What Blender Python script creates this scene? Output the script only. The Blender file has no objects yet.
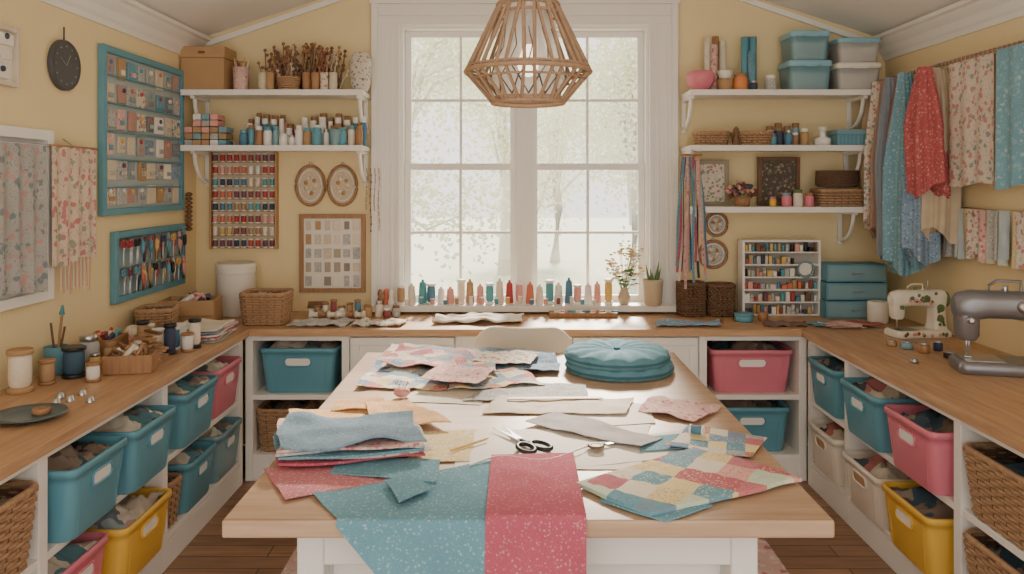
import bpy, math, random
from mathutils import Vector, Matrix, noise
R = random.Random(11)
PI = math.pi
F = 789.0; CX = 512.0; HY = 183.0; EZ = 1.70      # lens calibration measured from the photo
TOP = 0.87                                         # worktop height
XL, XR, YB = -2.05, 2.42, 5.12                     # room walls
sc = bpy.context.scene

# ------------------------------------------------------------------ helpers
def tp(px, py, z=TOP):
    y = (EZ - z) * F / (py - HY)
    return ((px - CX) * y / F, y)
def at(px, py, y):
    return ((px - CX) * y / F, EZ - (py - HY) * y / F)
def lw(px, py, X=XL):
    y = X * F / (px - CX)
    return (y, EZ - (py - HY) * y / F)
def s2l(c):
    c = c / 255.0
    return c / 12.92 if c <= 0.04045 else ((c + 0.055) / 1.055) ** 2.4
def C(r, g, b):
    l = .3*r + .59*g + .11*b; k = .06
    r, g, b = r+(l-r)*k, g+(l-g)*k, b+(l-b)*k
    return (s2l(r), s2l(g), s2l(b), 1)

# ------------------------------------------------------------------ materials
def base(name, rough=0.6, metal=0.0):
    m = bpy.data.materials.new(name); m.use_nodes = True
    nt = m.node_tree; b = nt.nodes['Principled BSDF']
    b.inputs['Roughness'].default_value = rough
    b.inputs['Metallic'].default_value = metal
    return m, nt, b
def nd(nt, t, **kw):
    n = nt.nodes.new(t)
    for k, v in kw.items(): setattr(n, k, v)
    return n
def coords(nt, scale=(1, 1, 1), rot=(0, 0, 0), loc=(0, 0, 0)):
    tc = nd(nt, 'ShaderNodeTexCoord'); mp = nd(nt, 'ShaderNodeMapping')
    mp.inputs['Scale'].default_value = scale; mp.inputs['Rotation'].default_value = rot
    mp.inputs['Location'].default_value = loc
    nt.links.new(tc.outputs['Object'], mp.inputs['Vector'])
    return mp.outputs['Vector']
def mix(nt, f, a, b):
    n = nd(nt, 'ShaderNodeMix', data_type='RGBA')
    for s, i in ((f, 0), (a, 6), (b, 7)):
        if hasattr(s, 'is_output'): nt.links.new(s, n.inputs[i])
        else: n.inputs[i].default_value = s
    return n.outputs[2]
def ramp(nt, fac, stops, interp='LINEAR'):
    r = nd(nt, 'ShaderNodeValToRGB'); cr = r.color_ramp; cr.interpolation = interp
    while len(cr.elements) < len(stops): cr.elements.new(0.5)
    for e, (p, c) in zip(cr.elements, stops): e.position = p; e.color = c
    nt.links.new(fac, r.inputs['Fac']); return r.outputs['Color']
def tex_noise(nt, vec, scale, detail=3, rough=0.5):
    n = nd(nt, 'ShaderNodeTexNoise'); n.inputs['Scale'].default_value = scale
    n.inputs['Detail'].default_value = detail; n.inputs['Roughness'].default_value = rough
    nt.links.new(vec, n.inputs['Vector']); return n.outputs['Fac']
def tex_vor(nt, vec, scale, rnd=1.0):
    n = nd(nt, 'ShaderNodeTexVoronoi'); n.inputs['Scale'].default_value = scale
    n.inputs['Randomness'].default_value = rnd
    nt.links.new(vec, n.inputs['Vector']); return n
def bump(nt, b, h, strength=0.3, dist=0.01):
    n = nd(nt, 'ShaderNodeBump'); n.inputs['Strength'].default_value = strength
    n.inputs['Distance'].default_value = dist
    nt.links.new(h, n.inputs['Height']); nt.links.new(n.outputs['Normal'], b.inputs['Normal'])
def mul(c, k): return (min(c[0] * k, 1), min(c[1] * k, 1), min(c[2] * k, 1), 1)
_cache = {}
def plain(c, rough=0.6, metal=0.0, var=0.12, scale=9, bmp=0.0, bs=150, name=None):
    key = ('p', c, rough, metal, var, scale, bmp)
    if key in _cache: return _cache[key]
    m, nt, b = base(name or 'plain_%d' % len(_cache), rough, metal)
    v = coords(nt); f = tex_noise(nt, v, scale)
    cc = C(*c)
    nt.links.new(mix(nt, f, mul(cc, 1 - var), mul(cc, 1 + var)), b.inputs['Base Color'])
    if bmp: bump(nt, b, tex_noise(nt, v, bs, 4), bmp, 0.004)
    _cache[key] = m; return m
def fabric(c, rough=0.9):
    return plain(c, rough, 0, 0.2, 16, 0.5, 220)
def lerpc(a, b, t): return tuple(int(x+(y-x)*t) for x, y in zip(a, b))
def floral(bc, c1, c2, scale=28, thr=0.32, name=None, soft=0.8):
    key = ('f', bc, c1, c2, scale, thr)
    if key in _cache: return _cache[key]
    m, nt, b = base(name or 'floral_%d' % len(_cache), 0.9)
    c1 = lerpc(bc, c1, soft); c2 = lerpc(bc, c2, soft)
    v = coords(nt)
    wv = nd(nt, 'ShaderNodeTexNoise'); wv.inputs['Scale'].default_value = scale*1.6; wv.inputs['Detail'].default_value = 2
    nt.links.new(v, wv.inputs['Vector'])
    sc_ = nd(nt, 'ShaderNodeVectorMath', operation='SCALE'); sc_.inputs['Scale'].default_value = .9/scale
    nt.links.new(wv.outputs['Color'], sc_.inputs[0])
    ad = nd(nt, 'ShaderNodeVectorMath', operation='ADD'); nt.links.new(v, ad.inputs[0]); nt.links.new(sc_.outputs[0], ad.inputs[1])
    vd = ad.outputs[0]
    n1 = tex_vor(nt, vd, scale)
    sep = nd(nt, 'ShaderNodeSeparateColor'); nt.links.new(n1.outputs['Color'], sep.inputs['Color'])
    blos = mix(nt, ramp(nt, sep.outputs['Red'], [(0, (0, 0, 0, 1)), (0.5, (1, 1, 1, 1))], 'CONSTANT'), C(*c1), C(*c2))
    mask = ramp(nt, n1.outputs['Distance'], [(0, (.5, .5, .5, 1)), (.1, (1, 1, 1, 1)), (thr, (1, 1, 1, 1)), (thr + 0.08, (0, 0, 0, 1))])
    n2 = tex_vor(nt, vd, scale * 2.6)
    mask2 = ramp(nt, n2.outputs['Distance'], [(0, (1, 1, 1, 1)), (thr * .7, (1, 1, 1, 1)), (thr * .7 + .08, (0, 0, 0, 1))])
    leaf = mix(nt, mask2, C(*bc), mix(nt, 0.6, C(*bc), C(*c2)))
    col = mix(nt, mask, leaf, blos)
    mm = nd(nt, 'ShaderNodeMix', data_type='RGBA', blend_type='MULTIPLY'); mm.inputs[0].default_value = 1
    nt.links.new(col, mm.inputs[6]); nt.links.new(ramp(nt, tex_noise(nt, v, 7, 4), [(0.3, (.84, .84, .84, 1)), (.7, (1, 1, 1, 1))]), mm.inputs[7])
    nt.links.new(mm.outputs[2], b.inputs['Base Color'])
    bump(nt, b, tex_noise(nt, v, 200, 3), 0.45, 0.004)
    _cache[key] = m; return m
def patch(cols, scale=9, rot=0.0, plane='z', prnt=60, name=None, warp=0.0):
    m, nt, b = base(name or 'patchwork_%d' % len(bpy.data.materials), 0.9)
    s = [scale] * 3; s['xyz'.index(plane)] = 0.0001
    v0 = coords(nt)
    v = coords(nt, tuple(s), (0, 0, rot) if plane == 'z' else (0, 0, 0), (0.31, 0.37, 0.5))
    if warp:
        wv = nd(nt, 'ShaderNodeTexNoise'); wv.inputs['Scale'].default_value = 10; nt.links.new(v0, wv.inputs['Vector'])
        s1 = nd(nt, 'ShaderNodeVectorMath', operation='MULTIPLY'); s1.inputs[1].default_value = (warp, warp, 0); nt.links.new(wv.outputs['Color'], s1.inputs[0])
        a1 = nd(nt, 'ShaderNodeVectorMath', operation='ADD'); nt.links.new(v, a1.inputs[0]); nt.links.new(s1.outputs[0], a1.inputs[1]); v = a1.outputs[0]
    fl = nd(nt, 'ShaderNodeVectorMath', operation='FLOOR'); nt.links.new(v, fl.inputs[0])
    wn = nd(nt, 'ShaderNodeTexWhiteNoise', noise_dimensions='3D'); nt.links.new(fl.outputs[0], wn.inputs['Vector'])
    n = len(cols)
    col = ramp(nt, wn.outputs['Value'], [(i / n, C(*c)) for i, c in enumerate(cols)], 'CONSTANT')
    if prnt:
        n2 = tex_vor(nt, v0, prnt)
        mk = ramp(nt, n2.outputs['Distance'], [(0, (.62, .62, .62, 1)), (0.26, (.5, .5, .5, 1)), (0.38, (0, 0, 0, 1))])
        wn2 = nd(nt, 'ShaderNodeTexWhiteNoise', noise_dimensions='3D')
        ad = nd(nt, 'ShaderNodeVectorMath', operation='ADD'); ad.inputs[1].default_value = (7, 3, 9)
        nt.links.new(fl.outputs[0], ad.inputs[0]); nt.links.new(ad.outputs[0], wn2.inputs['Vector'])
        pc = ramp(nt, wn2.outputs['Value'], [(0, C(240, 232, 215)), (.35, C(196, 96, 106)), (.6, C(84, 132, 156)), (.8, C(240, 225, 190))], 'CONSTANT')
        col = mix(nt, mk, col, pc)
    nt.links.new(col, b.inputs['Base Color'])
    bump(nt, b, tex_noise(nt, v0, 200, 3), 0.4, 0.004)
    return m
def wood(c1, c2, axis='x', scale=6, rough=0.45, name='wood', planks=0.0, pv=.68):
    m, nt, b = base(name, rough)
    s = [scale * 4] * 3; s['xyz'.index(axis)] = scale * 0.35
    v = coords(nt, tuple(s)); f = tex_noise(nt, v, 1.6, 6, 0.6)
    col = ramp(nt, f, [(0.3, C(*c1)), (0.7, C(*c2))])
    if planks:
        br = nd(nt, 'ShaderNodeTexBrick')
        v2 = coords(nt, (1, 1, 1), (0, 0, 0 if axis == 'x' else PI / 2))
        nt.links.new(v2, br.inputs['Vector'])
        br.inputs['Scale'].default_value = 1; br.inputs['Brick Width'].default_value = 1.3 if pv < .8 else 3.0
        br.inputs['Row Height'].default_value = planks; br.inputs['Mortar Size'].default_value = 0.003 if pv < .8 else .0012
        br.inputs['Color1'].default_value = (1, 1, 1, 1); br.inputs['Color2'].default_value = (pv, pv*.98, pv*.95, 1)
        br.inputs['Mortar'].default_value = (.15, .12, .1, 1) if pv < .8 else (.6, .52, .45, 1)
        mm = nd(nt, 'ShaderNodeMix', data_type='RGBA', blend_type='MULTIPLY'); mm.inputs[0].default_value = 1
        nt.links.new(col, mm.inputs[6]); nt.links.new(br.outputs['Color'], mm.inputs[7]); col = mm.outputs[2]
        bump(nt, b, br.outputs['Fac'], -0.3, 0.002)
    nt.links.new(col, b.inputs['Base Color']); return m
def glassy():
    m = bpy.data.materials.new('window_glass'); m.use_nodes = True; nt = m.node_tree
    nt.nodes.clear(); o = nd(nt, 'ShaderNodeOutputMaterial'); t = nd(nt, 'ShaderNodeBsdfTransparent')
    g = nd(nt, 'ShaderNodeBsdfGlossy'); g.inputs['Roughness'].default_value = 0.03; mx = nd(nt, 'ShaderNodeMixShader')
    mx.inputs[0].default_value = 0.05
    nt.links.new(t.outputs[0], mx.inputs[1]); nt.links.new(g.outputs[0], mx.inputs[2]); nt.links.new(mx.outputs[0], o.inputs[0])
    return m
def translucent(name, c, a):
    m, nt, b = base(name, 0.35); v = coords(nt); f = tex_noise(nt, v, 9)
    nt.links.new(mix(nt, f, mul(C(*c), .9), C(*c)), b.inputs['Base Color']); b.inputs['Alpha'].default_value = a
    return m

WALL = plain((238, 216, 166), 0.9, 0, 0.06, 2, 0.2, 90, 'wall_plaster')
WHITE = plain((240, 236, 229), 0.5, 0, 0.04, 5, name='white_paint')
CEIL = plain((244, 239, 231), 0.9, 0, 0.03, 3, name='ceiling_paint')
OAK = wood((174, 130, 90), (208, 166, 124), 'y', 6, 0.4, 'oak_worktop_y')
OAKX = wood((174, 130, 90), (208, 166, 124), 'x', 6, 0.4, 'oak_worktop_x')
TABW = wood((184, 148, 118), (208, 176, 146), 'x', 5, 0.38, 'table_wood', planks=0.24, pv=.93)
FLOOR = wood((140, 100, 72), (184, 138, 104), 'x', 5, 0.35, 'floor_wood', planks=0.11)
DWOOD = wood((96, 66, 44), (132, 94, 62), 'z', 10, 0.5, 'dark_wood')
MWOOD = wood((146, 104, 68), (180, 134, 92), 'z', 10, 0.5, 'mid_wood')
WICK = plain((174, 136, 100), 0.7, 0, 0.4, 70, name='wicker')
WICKD = plain((112, 82, 60), 0.8, 0, 0.35, 60, name='wicker_dark')
TEAL = plain((94, 158, 178), 0.42, 0, 0.07, 5, name='teal_plastic')
TEAL2 = plain((126, 164, 174), 0.42, 0, 0.07, 5, name='grey_teal_plastic')
PINK = plain((224, 124, 142), 0.42, 0, 0.07, 5, name='pink_plastic')
YEL = plain((234, 186, 72), 0.42, 0, 0.07, 5, name='yellow_plastic')
CREAMP = plain((236, 228, 212), 0.42, 0, 0.05, 5, name='cream_plastic')
BLACK = plain((32, 32, 36), 0.4, 0, 0.1, 5, name='black_plastic')
METAL = plain((190, 190, 194), 0.28, 1, 0.06, 5, name='polished_metal')
SILVER = plain((140, 140, 146), 0.35, .6, 0.05, 5, name='silver_body')
KRAFT = plain((184, 146, 102), 0.85, 0, 0.08, 12, name='kraft_card')
CREAM = fabric((232, 222, 202)); PAPER = plain((238, 230, 216), 0.8, 0, 0.04, 6, name='paper')
CORK = plain((214, 200, 176), 0.9, 0, 0.2, 60, name='linen_board')
GREEN = plain((96, 124, 72), 0.6, 0, 0.2, 20, name='leaf_green')
TEALF = floral((106, 160, 180), (158, 198, 208), (188, 212, 214), 90, 0.24, 'teal_sprig_fabric', .7)
REDF = floral((198, 88, 110), (220, 136, 148), (230, 176, 180), 100, 0.25, 'raspberry_dot_fabric', .65)
PINKF = floral((226, 182, 176), (202, 98, 108), (240, 222, 204), 44, 0.32, 'pink_floral_fabric')
CREAMF = floral((232, 218, 198), (202, 114, 114), (116, 146, 142), 38, 0.35, 'cream_floral_fabric')
BLUEF = floral((136, 162, 186), (190, 206, 214), (90, 118, 150), 66, 0.3, 'blue_floral_fabric')
GREYF = floral((190, 188, 184), (226, 220, 212), (138, 148, 160), 62, 0.3, 'grey_print_fabric')
ORANGEF = floral((226, 170, 108), (238, 204, 154), (242, 222, 190), 80, 0.26, 'orange_print_fabric')
YELF = floral((236, 214, 158), (240, 236, 220), (222, 174, 124), 60, 0.3, 'yellow_print_fabric')
REDGAR = floral((188, 86, 88), (216, 136, 130), (226, 180, 166), 60, 0.28, 'red_floral_garment', .7)
PAL = [(112, 158, 178), (208, 120, 128), (236, 216, 156), (232, 222, 204), (226, 170, 168), (126, 152, 178), (178, 200, 190), (204, 142, 122), (172, 174, 180)]
SCRAP = patch([(90, 100, 116), (168, 148, 136), (188, 116, 112), (96, 140, 150), (214, 200, 178), (70, 74, 84), (226, 216, 196)], 9, 0.5, 'z', 0, 'scrap_mix', 2.5)
DSCRAP = patch([(62, 60, 66), (104, 88, 80), (60, 84, 98), (134, 112, 98), (78, 76, 76), (150, 132, 116)], 9, 0.2, 'z', 0, 'dark_scraps', 2.5)
LSCRAP = patch([(214, 196, 176), (190, 170, 150), (160, 176, 180), (226, 214, 196), (200, 150, 144), (120, 130, 140)], 9, 0.9, 'z', 0, 'light_scraps', 2.5)

# ------------------------------------------------------------------ mesh builder
def rr(w, d, r, n=4):
    r = min(r, w / 2 - 1e-4, d / 2 - 1e-4); o = []
    for cx, cy, a0 in ((w/2-r, d/2-r, 0), (-w/2+r, d/2-r, 90), (-w/2+r, -d/2+r, 180), (w/2-r, -d/2+r, 270)):
        for i in range(n + 1):
            a = math.radians(a0 + 90 * i / n); o.append((cx + r * math.cos(a), cy + r * math.sin(a)))
    return o
def resample(loop, n):
    L = [0]; m = len(loop)
    for i in range(m): L.append(L[-1] + math.dist(loop[i], loop[(i + 1) % m]))
    out = []; j = 0
    for k in range(n):
        t = L[-1] * k / n
        while L[j + 1] < t: j += 1
        s = (t - L[j]) / max(L[j + 1] - L[j], 1e-9); a = loop[j]; b = loop[(j + 1) % m]
        out.append((a[0] + (b[0] - a[0]) * s, a[1] + (b[1] - a[1]) * s))
    return out
JR = random.Random(5)
class B:
    def __init__(s, name, loc=(0, 0, 0), rz=0.0, k=1.0):
        s.name = name; s.v = []; s.f = []; s.mi = []; s.sm = []; s.mats = []
        s.loc = Vector(loc); s.M = Matrix.Rotation(rz, 4, 'Z') @ Matrix.Scale(k, 4); s.L = Matrix()
    def add(s, vs, fs, mat, smooth=False):
        if mat not in s.mats: s.mats.append(mat)
        i = s.mats.index(mat); o = len(s.v); MM = s.M @ s.L
        s.v += [tuple(MM @ Vector(p)) for p in vs]
        for f in fs: s.f.append([a + o for a in f]); s.mi.append(i); s.sm.append(smooth)
    def box(s, c, d, mat):
        x, y, z = c; e = lambda: JR.uniform(0.0, .0005)      # tiny size jitter: no two boards exactly coplanar
        a, b, h = d[0]/2-e(), d[1]/2-e(), d[2]/2-e()
        vs = [(x+i*a, y+j*b, z+k*h) for k in (-1, 1) for j in (-1, 1) for i in (-1, 1)]
        s.add(vs, [(0,2,3,1),(4,5,7,6),(0,1,5,4),(2,6,7,3),(0,4,6,2),(1,3,7,5)], mat)
    def bx(s, x0, x1, y0, y1, z0, z1, mat):
        s.box(((x0+x1)/2, (y0+y1)/2, (z0+z1)/2), (x1-x0, y1-y0, z1-z0), mat)
    def loft(s, loops, mat, c0=True, c1=True, smooth=True):
        n = len(loops[0]); vs = [p for l in loops for p in l]; fs = []
        for i in range(len(loops) - 1):
            for j in range(n):
                k = (j + 1) % n; fs.append((i*n+j, i*n+k, (i+1)*n+k, (i+1)*n+j))
        s.add(vs, fs, mat, smooth)
        if c0: s.add(loops[0], [tuple(range(n))[::-1]], mat)
        if c1: s.add(loops[-1], [tuple(range(n))], mat)
    def lathe(s, prof, c, mat, seg=16, ax='z', c0=True, c1=True, sx=1, sy=1, smooth=True):
        loops = []
        for r, h in prof:
            l = []
            for i in range(seg):
                a = 2 * PI * i / seg; u, v = r * math.cos(a) * sx, r * math.sin(a) * sy
                p = (u, v, h) if ax == 'z' else ((h, u, v) if ax == 'x' else (v, h, u))
                l.append((c[0]+p[0], c[1]+p[1], c[2]+p[2]))
            loops.append(l)
        s.loft(loops, mat, c0, c1, smooth)
    def cyl(s, c, r, h, mat, seg=16, ax='z', r2=None):
        r2 = r if r2 is None else r2
        e = min(r, r2, h) * 0.12
        s.lathe([(r-e, 0), (r, e), (r2, h-e), (r2-e, h)], c, mat, seg, ax)
    def tube(s, pts, r, mat, seg=6, closed=False):
        pts = [Vector(p) for p in pts]; n = len(pts); loops = []; up = Vector((0, 0, 1))
        for i, p in enumerate(pts):
            a = pts[(i-1) % n] if (i > 0 or closed) else p; b = pts[(i+1) % n] if (i < n-1 or closed) else p
            t = (b - a).normalized() if (b-a).length > 1e-9 else Vector((0,0,1))
            u = up.cross(t)
            if u.length < 0.05: u = Vector((1, 0, 0)).cross(t)
            u.normalize(); w = t.cross(u)
            rad = r[i] if isinstance(r, (list, tuple)) else r
            loops.append([tuple(p + u*rad*math.cos(2*PI*k/seg) + w*rad*math.sin(2*PI*k/seg)) for k in range(seg)])
        if closed: loops.append(loops[0])
        s.loft(loops, mat, not closed, not closed)
    def grid(s, fn, nu, nv, mat, smooth=True, thick=None):
        vs = [fn(i/nu, j/nv) for j in range(nv+1) for i in range(nu+1)]; W = nu + 1
        fs = [(j*W+i, j*W+i+1, (j+1)*W+i+1, (j+1)*W+i) for j in range(nv) for i in range(nu)]
        s.add(vs, fs, mat, smooth)
        if thick:
            t = Vector(thick); s.add([tuple(Vector(p) - t) for p in vs], [f[::-1] for f in fs], mat, smooth)
            ring = [i for i in range(nu)] + [j*W+nu for j in range(nv)] + [nv*W+i for i in range(nu, 0, -1)] + [j*W for j in range(nv, 0, -1)]
            n = len(ring); rv = [vs[i] for i in ring] + [tuple(Vector(vs[i]) - t) for i in ring]
            s.add(rv, [(a, n+a, n+(a+1) % n, (a+1) % n) for a in range(n)], mat)
    def done(s, bevel=0.0, seg=2):
        me = bpy.data.meshes.new(s.name)
        xs = [p[0] for p in s.v]; ys = [p[1] for p in s.v]; zs = [p[2] for p in s.v]
        c = Vector(((min(xs)+max(xs))/2, (min(ys)+max(ys))/2, min(zs)))
        me.from_pydata([tuple(Vector(p) - c) for p in s.v], [], s.f)
        for m in s.mats: me.materials.append(m)
        me.polygons.foreach_set('material_index', s.mi); me.polygons.foreach_set('use_smooth', s.sm); me.update()
        o = bpy.data.objects.new(s.name, me); sc.collection.objects.link(o); o.location = s.loc + c
        if bevel:
            md = o.modifiers.new('bevel', 'BEVEL'); md.width = bevel; md.segments = seg
            md.limit_method = 'ANGLE'; md.angle_limit = math.radians(50)
        return o

# ------------------------------------------------------------------ room shell
b = B('floor'); b.bx(XL, XR, -0.8, YB, -0.06, 0, FLOOR); b.done()
b = B('wall_left'); b.bx(XL-0.12, XL, -0.8, YB+0.15, 0, 2.72, WALL); b.done()
b = B('wall_right'); b.bx(XR, XR+0.12, -0.8, YB+0.15, 0, 2.72, WALL); b.done()
WX0, WX1, WZ0, WZ1 = -0.735, 0.90, 0.90, 2.73
b = B('wall_back')
b.bx(XL, WX0, YB, YB+0.15, 0, 3.45, WALL); b.bx(WX1, XR, YB, YB+0.15, 0, 3.45, WALL)
b.bx(WX0, WX1, YB, YB+0.15, 0, WZ0, WALL); b.bx(WX0, WX1, YB, YB+0.15, WZ1, 3.45, WALL); b.done()
XM = 0.185; ZE = 2.62; ZP = 3.36
b = B('ceiling')
for x0, x1, z0, z1 in ((XL-0.12, XM, ZE-.03, ZP), (XM, XR+0.12, ZP, ZE-.03)):
    vs = [(x, y, z+t) for t in (0, .08) for y in (-0.8, YB+.15) for x, z in ((x0, z0), (x1, z1))]
    b.add(vs, [(0,2,3,1),(4,5,7,6),(0,1,5,4),(2,6,7,3),(0,4,6,2),(1,3,7,5)], CEIL)
b.done()
def crown(name, X, sg):
    b = B(name); prof = [(0, -.15), (.012, -.15), (.018, -.125), (.03, -.11), (.045, -.075), (.075, -.045), (.085, -.03), (.105, -.022), (.105, 0), (0, 0)]
    la = [(X + sg*p[0], -0.8, ZE + .02 + p[1]) for p in prof]; lb = [(X + sg*p[0], YB, ZE + .02 + p[1]) for p in prof]
    b.loft([la, lb], WHITE, smooth=False); b.done()
crown('trim_1', XL, 1); crown('trim_2', XR, -1)
b = B('trim_3')   # moulding following the gable on the back wall
for sx0 in (XL, XR):
    p0 = (sx0, ZE - .03); p1 = (XM, ZP)
    vs = []
    for y in (YB - .025, YB):
        for (x, z), o in ((p0, 0), (p1, 0), (p1, -.035), (p0, -.035)): vs.append((x, y, z + o))
    b.add(vs, [(0,1,2,3),(4,7,6,5),(3,2,6,7),(0,4,5,1)], CEIL)
b.done()

# ------------------------------------------------------------------ window
GL = glassy()
b = B('window_1')
y0, y1 = YB - .028, YB + .15
co = .15
for x0, x1 in ((WX0-co, WX0), (WX1, WX1+co)):
    b.bx(x0, x1, y0, YB, .88, WZ1+.0, WHITE)
    xo = x0 if x0 < 0 else x1
    b.bx(xo-.02, xo+.02, y0-.018, YB, .88, WZ1+.128, WHITE)
    xi = x1 if x0 < 0 else x0
    b.bx(xi-.012, xi+.012, y0-.01, YB, .9, WZ1, WHITE)
    xg = (x0+x1)/2
    for dx in (-.03, .03): b.bx(xg+dx-.006, xg+dx+.006, y0-.006, YB, .93, WZ1-.01, WHITE)
b.bx(WX0-co+.02, WX1+co-.02, y0-.001, YB, WZ1, WZ1+.13, WHITE)
b.bx(WX0-co+.02, WX1+co-.02, y0-.012, YB, WZ1+.05, WZ1+.062, WHITE)
b.bx(WX0-co-.03, WX1+co+.03, y0-.03, YB, WZ1+.125, WZ1+.155, WHITE)
b.bx(WX0, WX1, y0-.012, YB, WZ1-.012, WZ1+.012, WHITE)
for x0, x1 in ((WX0, WX0+.03), (WX1-.03, WX1)): b.bx(x0, x1, YB, y1, WZ0, WZ1, WHITE)
b.bx(WX0+.03, WX1-.03, YB, y1, WZ1-.03, WZ1, WHITE)
b.bx(WX0-.17, WX1+.17, YB-.14, y1+.03, .885, .925, WHITE)      # stool
b.bx(.03, .125, YB-.005, y1, .925, WZ1-.03, WHITE)             # mullion
b.bx(.06, .095, YB-.02, y1-.002, .925, WZ1-.032, WHITE)
for (xa, xb) in ((WX0+.03, .03), (.125, WX1-.03)):
    for (za, zb, yy) in ((1.79, WZ1-.03, YB+.085), (.925, 1.825, YB+.05)):
        st = .042
        b.bx(xa, xa+st, yy, yy+.034, za, zb, WHITE); b.bx(xb-st, xb, yy, yy+.034, za, zb, WHITE)
        b.bx(xa+st, xb-st, yy, yy+.034, za, za+.04, WHITE); b.bx(xa+st, xb-st, yy, yy+.034, zb-.04, zb, WHITE)
        xm = (xa+xb)/2; zm = (za+zb)/2
        b.bx(xm-.009, xm+.009, yy+.004, yy+.03, za+.04, zb-.04, WHITE)
        b.bx(xa+st, xb-st, yy+.006, yy+.028, zm-.009, zm+.009, WHITE)
        b.bx(xa+st, xb-st, yy+.016, yy+.019, za+.04, zb-.04, GL)
b.done(.002, 1)

# ------------------------------------------------------------------ outside: hazy garden
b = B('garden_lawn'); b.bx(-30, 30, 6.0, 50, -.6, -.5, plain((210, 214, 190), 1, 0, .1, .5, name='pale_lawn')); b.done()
LEAF = plain((226, 228, 202), 1, 0, .10, .7, name='hazy_foliage'); BARK = plain((208, 202, 186), 1, 0, .1, 2, name='hazy_bark')  # distance haze is put into these pale leaf and bark colours
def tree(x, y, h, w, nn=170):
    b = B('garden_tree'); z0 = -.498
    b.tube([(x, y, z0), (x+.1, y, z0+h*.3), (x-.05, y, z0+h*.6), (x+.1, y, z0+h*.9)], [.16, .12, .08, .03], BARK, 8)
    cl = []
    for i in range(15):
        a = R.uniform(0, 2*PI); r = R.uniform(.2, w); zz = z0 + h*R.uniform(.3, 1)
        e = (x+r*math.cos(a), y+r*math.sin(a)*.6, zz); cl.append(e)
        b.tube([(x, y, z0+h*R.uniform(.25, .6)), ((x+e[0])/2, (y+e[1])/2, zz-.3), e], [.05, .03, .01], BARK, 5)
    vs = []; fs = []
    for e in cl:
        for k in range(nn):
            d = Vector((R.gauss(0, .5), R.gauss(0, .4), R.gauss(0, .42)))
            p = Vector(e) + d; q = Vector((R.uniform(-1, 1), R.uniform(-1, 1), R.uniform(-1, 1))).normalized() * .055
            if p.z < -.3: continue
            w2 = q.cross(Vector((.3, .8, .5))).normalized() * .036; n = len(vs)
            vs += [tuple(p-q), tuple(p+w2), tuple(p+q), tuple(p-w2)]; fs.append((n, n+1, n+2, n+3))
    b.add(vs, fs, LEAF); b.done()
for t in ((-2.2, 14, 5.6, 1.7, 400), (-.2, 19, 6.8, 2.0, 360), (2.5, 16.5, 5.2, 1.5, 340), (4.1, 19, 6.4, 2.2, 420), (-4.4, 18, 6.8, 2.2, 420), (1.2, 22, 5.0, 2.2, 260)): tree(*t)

# ------------------------------------------------------------------ worktops with open cubbies
MID, BOT = 0.49, 0.15
def side_unit(sg, X, F0, posts, y0):
    b = B('storage_counter')
    xa, xb = (X, F0) if sg < 0 else (F0, X)
    ft = F0 + (.03 if sg < 0 else -.03)
    b.bx(min(X, ft), max(X, ft), y0-.03, 4.468, TOP-.04, TOP, OAK)
    for yp in posts:
        b.bx(xa, xb, yp-.025, yp+.025, 0.0, TOP-.04, WHITE)
    zz = (F0-.02, F0-.001) if sg < 0 else (F0+.001, F0+.02)
    for z in (MID, BOT):
        b.bx(xa+.002, xb-.002, y0, 4.455, z-.028, z, WHITE)
    b.bx(zz[0], zz[1], y0, 4.455, 0, BOT-.03, WHITE)
    b.bx(zz[0], zz[1], y0, 4.455, TOP-.07, TOP-.041, WHITE)
    bk = (X, X+.015) if sg < 0 else (X-.015, X)
    b.bx(bk[0], bk[1], y0, 4.455, 0, TOP-.041, WHITE)
    return b.done(.002, 1)
side_unit(-1, XL+.002, -1.52, (1.63, 2.56, 3.46, 4.43), 1.6)
side_unit(1, XR-.002, 1.67, (1.93, 2.96, 3.94, 4.43), 1.9)
b = B('storage_counter')
b.bx(XL+.002, XR-.002, 4.47, YB-.003, TOP-.04, TOP, OAKX)
xs = [-1.50, -.95, -.30, .32, 1.09, 1.66]
for x in xs: b.bx(x-.022, x+.022, 4.5, YB-.003, 0, TOP-.04, WHITE)
b.bx(-1.5, 1.66, YB-.03, YB-.004, 0, TOP-.041, WHITE)
for xa, xb in ((xs[0], xs[1]), (xs[4], xs[5])):
    for z in (MID, BOT): b.bx(xa, xb, 4.503, YB-.02, z-.028, z, WHITE)
    b.bx(xa, xb, 4.502, 4.52, 0, BOT-.02, WHITE); b.bx(xa, xb, 4.502, 4.52, TOP-.07, TOP-.041, WHITE)
for xa, xb in ((xs[1], xs[2]), (xs[3], xs[4])):
    b.bx(xa+.001, xb-.001, 4.52, YB-.02, .05, TOP-.041, WHITE)
    for za, zb in ((.60, .82), (.08, .58)):
        b.bx(xa+.03, xb-.03, 4.502, 4.521, za, zb, WHITE)
        for q in ((xa+.03, xb-.03, zb-.045, zb), (xa+.03, xb-.03, za, za+.045)):
            b.bx(q[0], q[1], 4.490, 4.503, q[2], q[3], WHITE)
        b.bx(xa+.03, xa+.08, 4.491, 4.503, za+.045, zb-.045, WHITE); b.bx(xb-.08, xb-.03, 4.491, 4.503, za+.045, zb-.045, WHITE)
    b.lathe([(.006, 0), (.006, -.012), (.014, -.018), (.014, -.026), (.006, -.03)], ((xa+xb)/2, 4.502, .71), METAL, 12, 'y')
b.bx(xs[2], xs[3], 4.502, 4.52, .74, TOP-.041, WHITE)
b.done(.002, 1)

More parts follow.
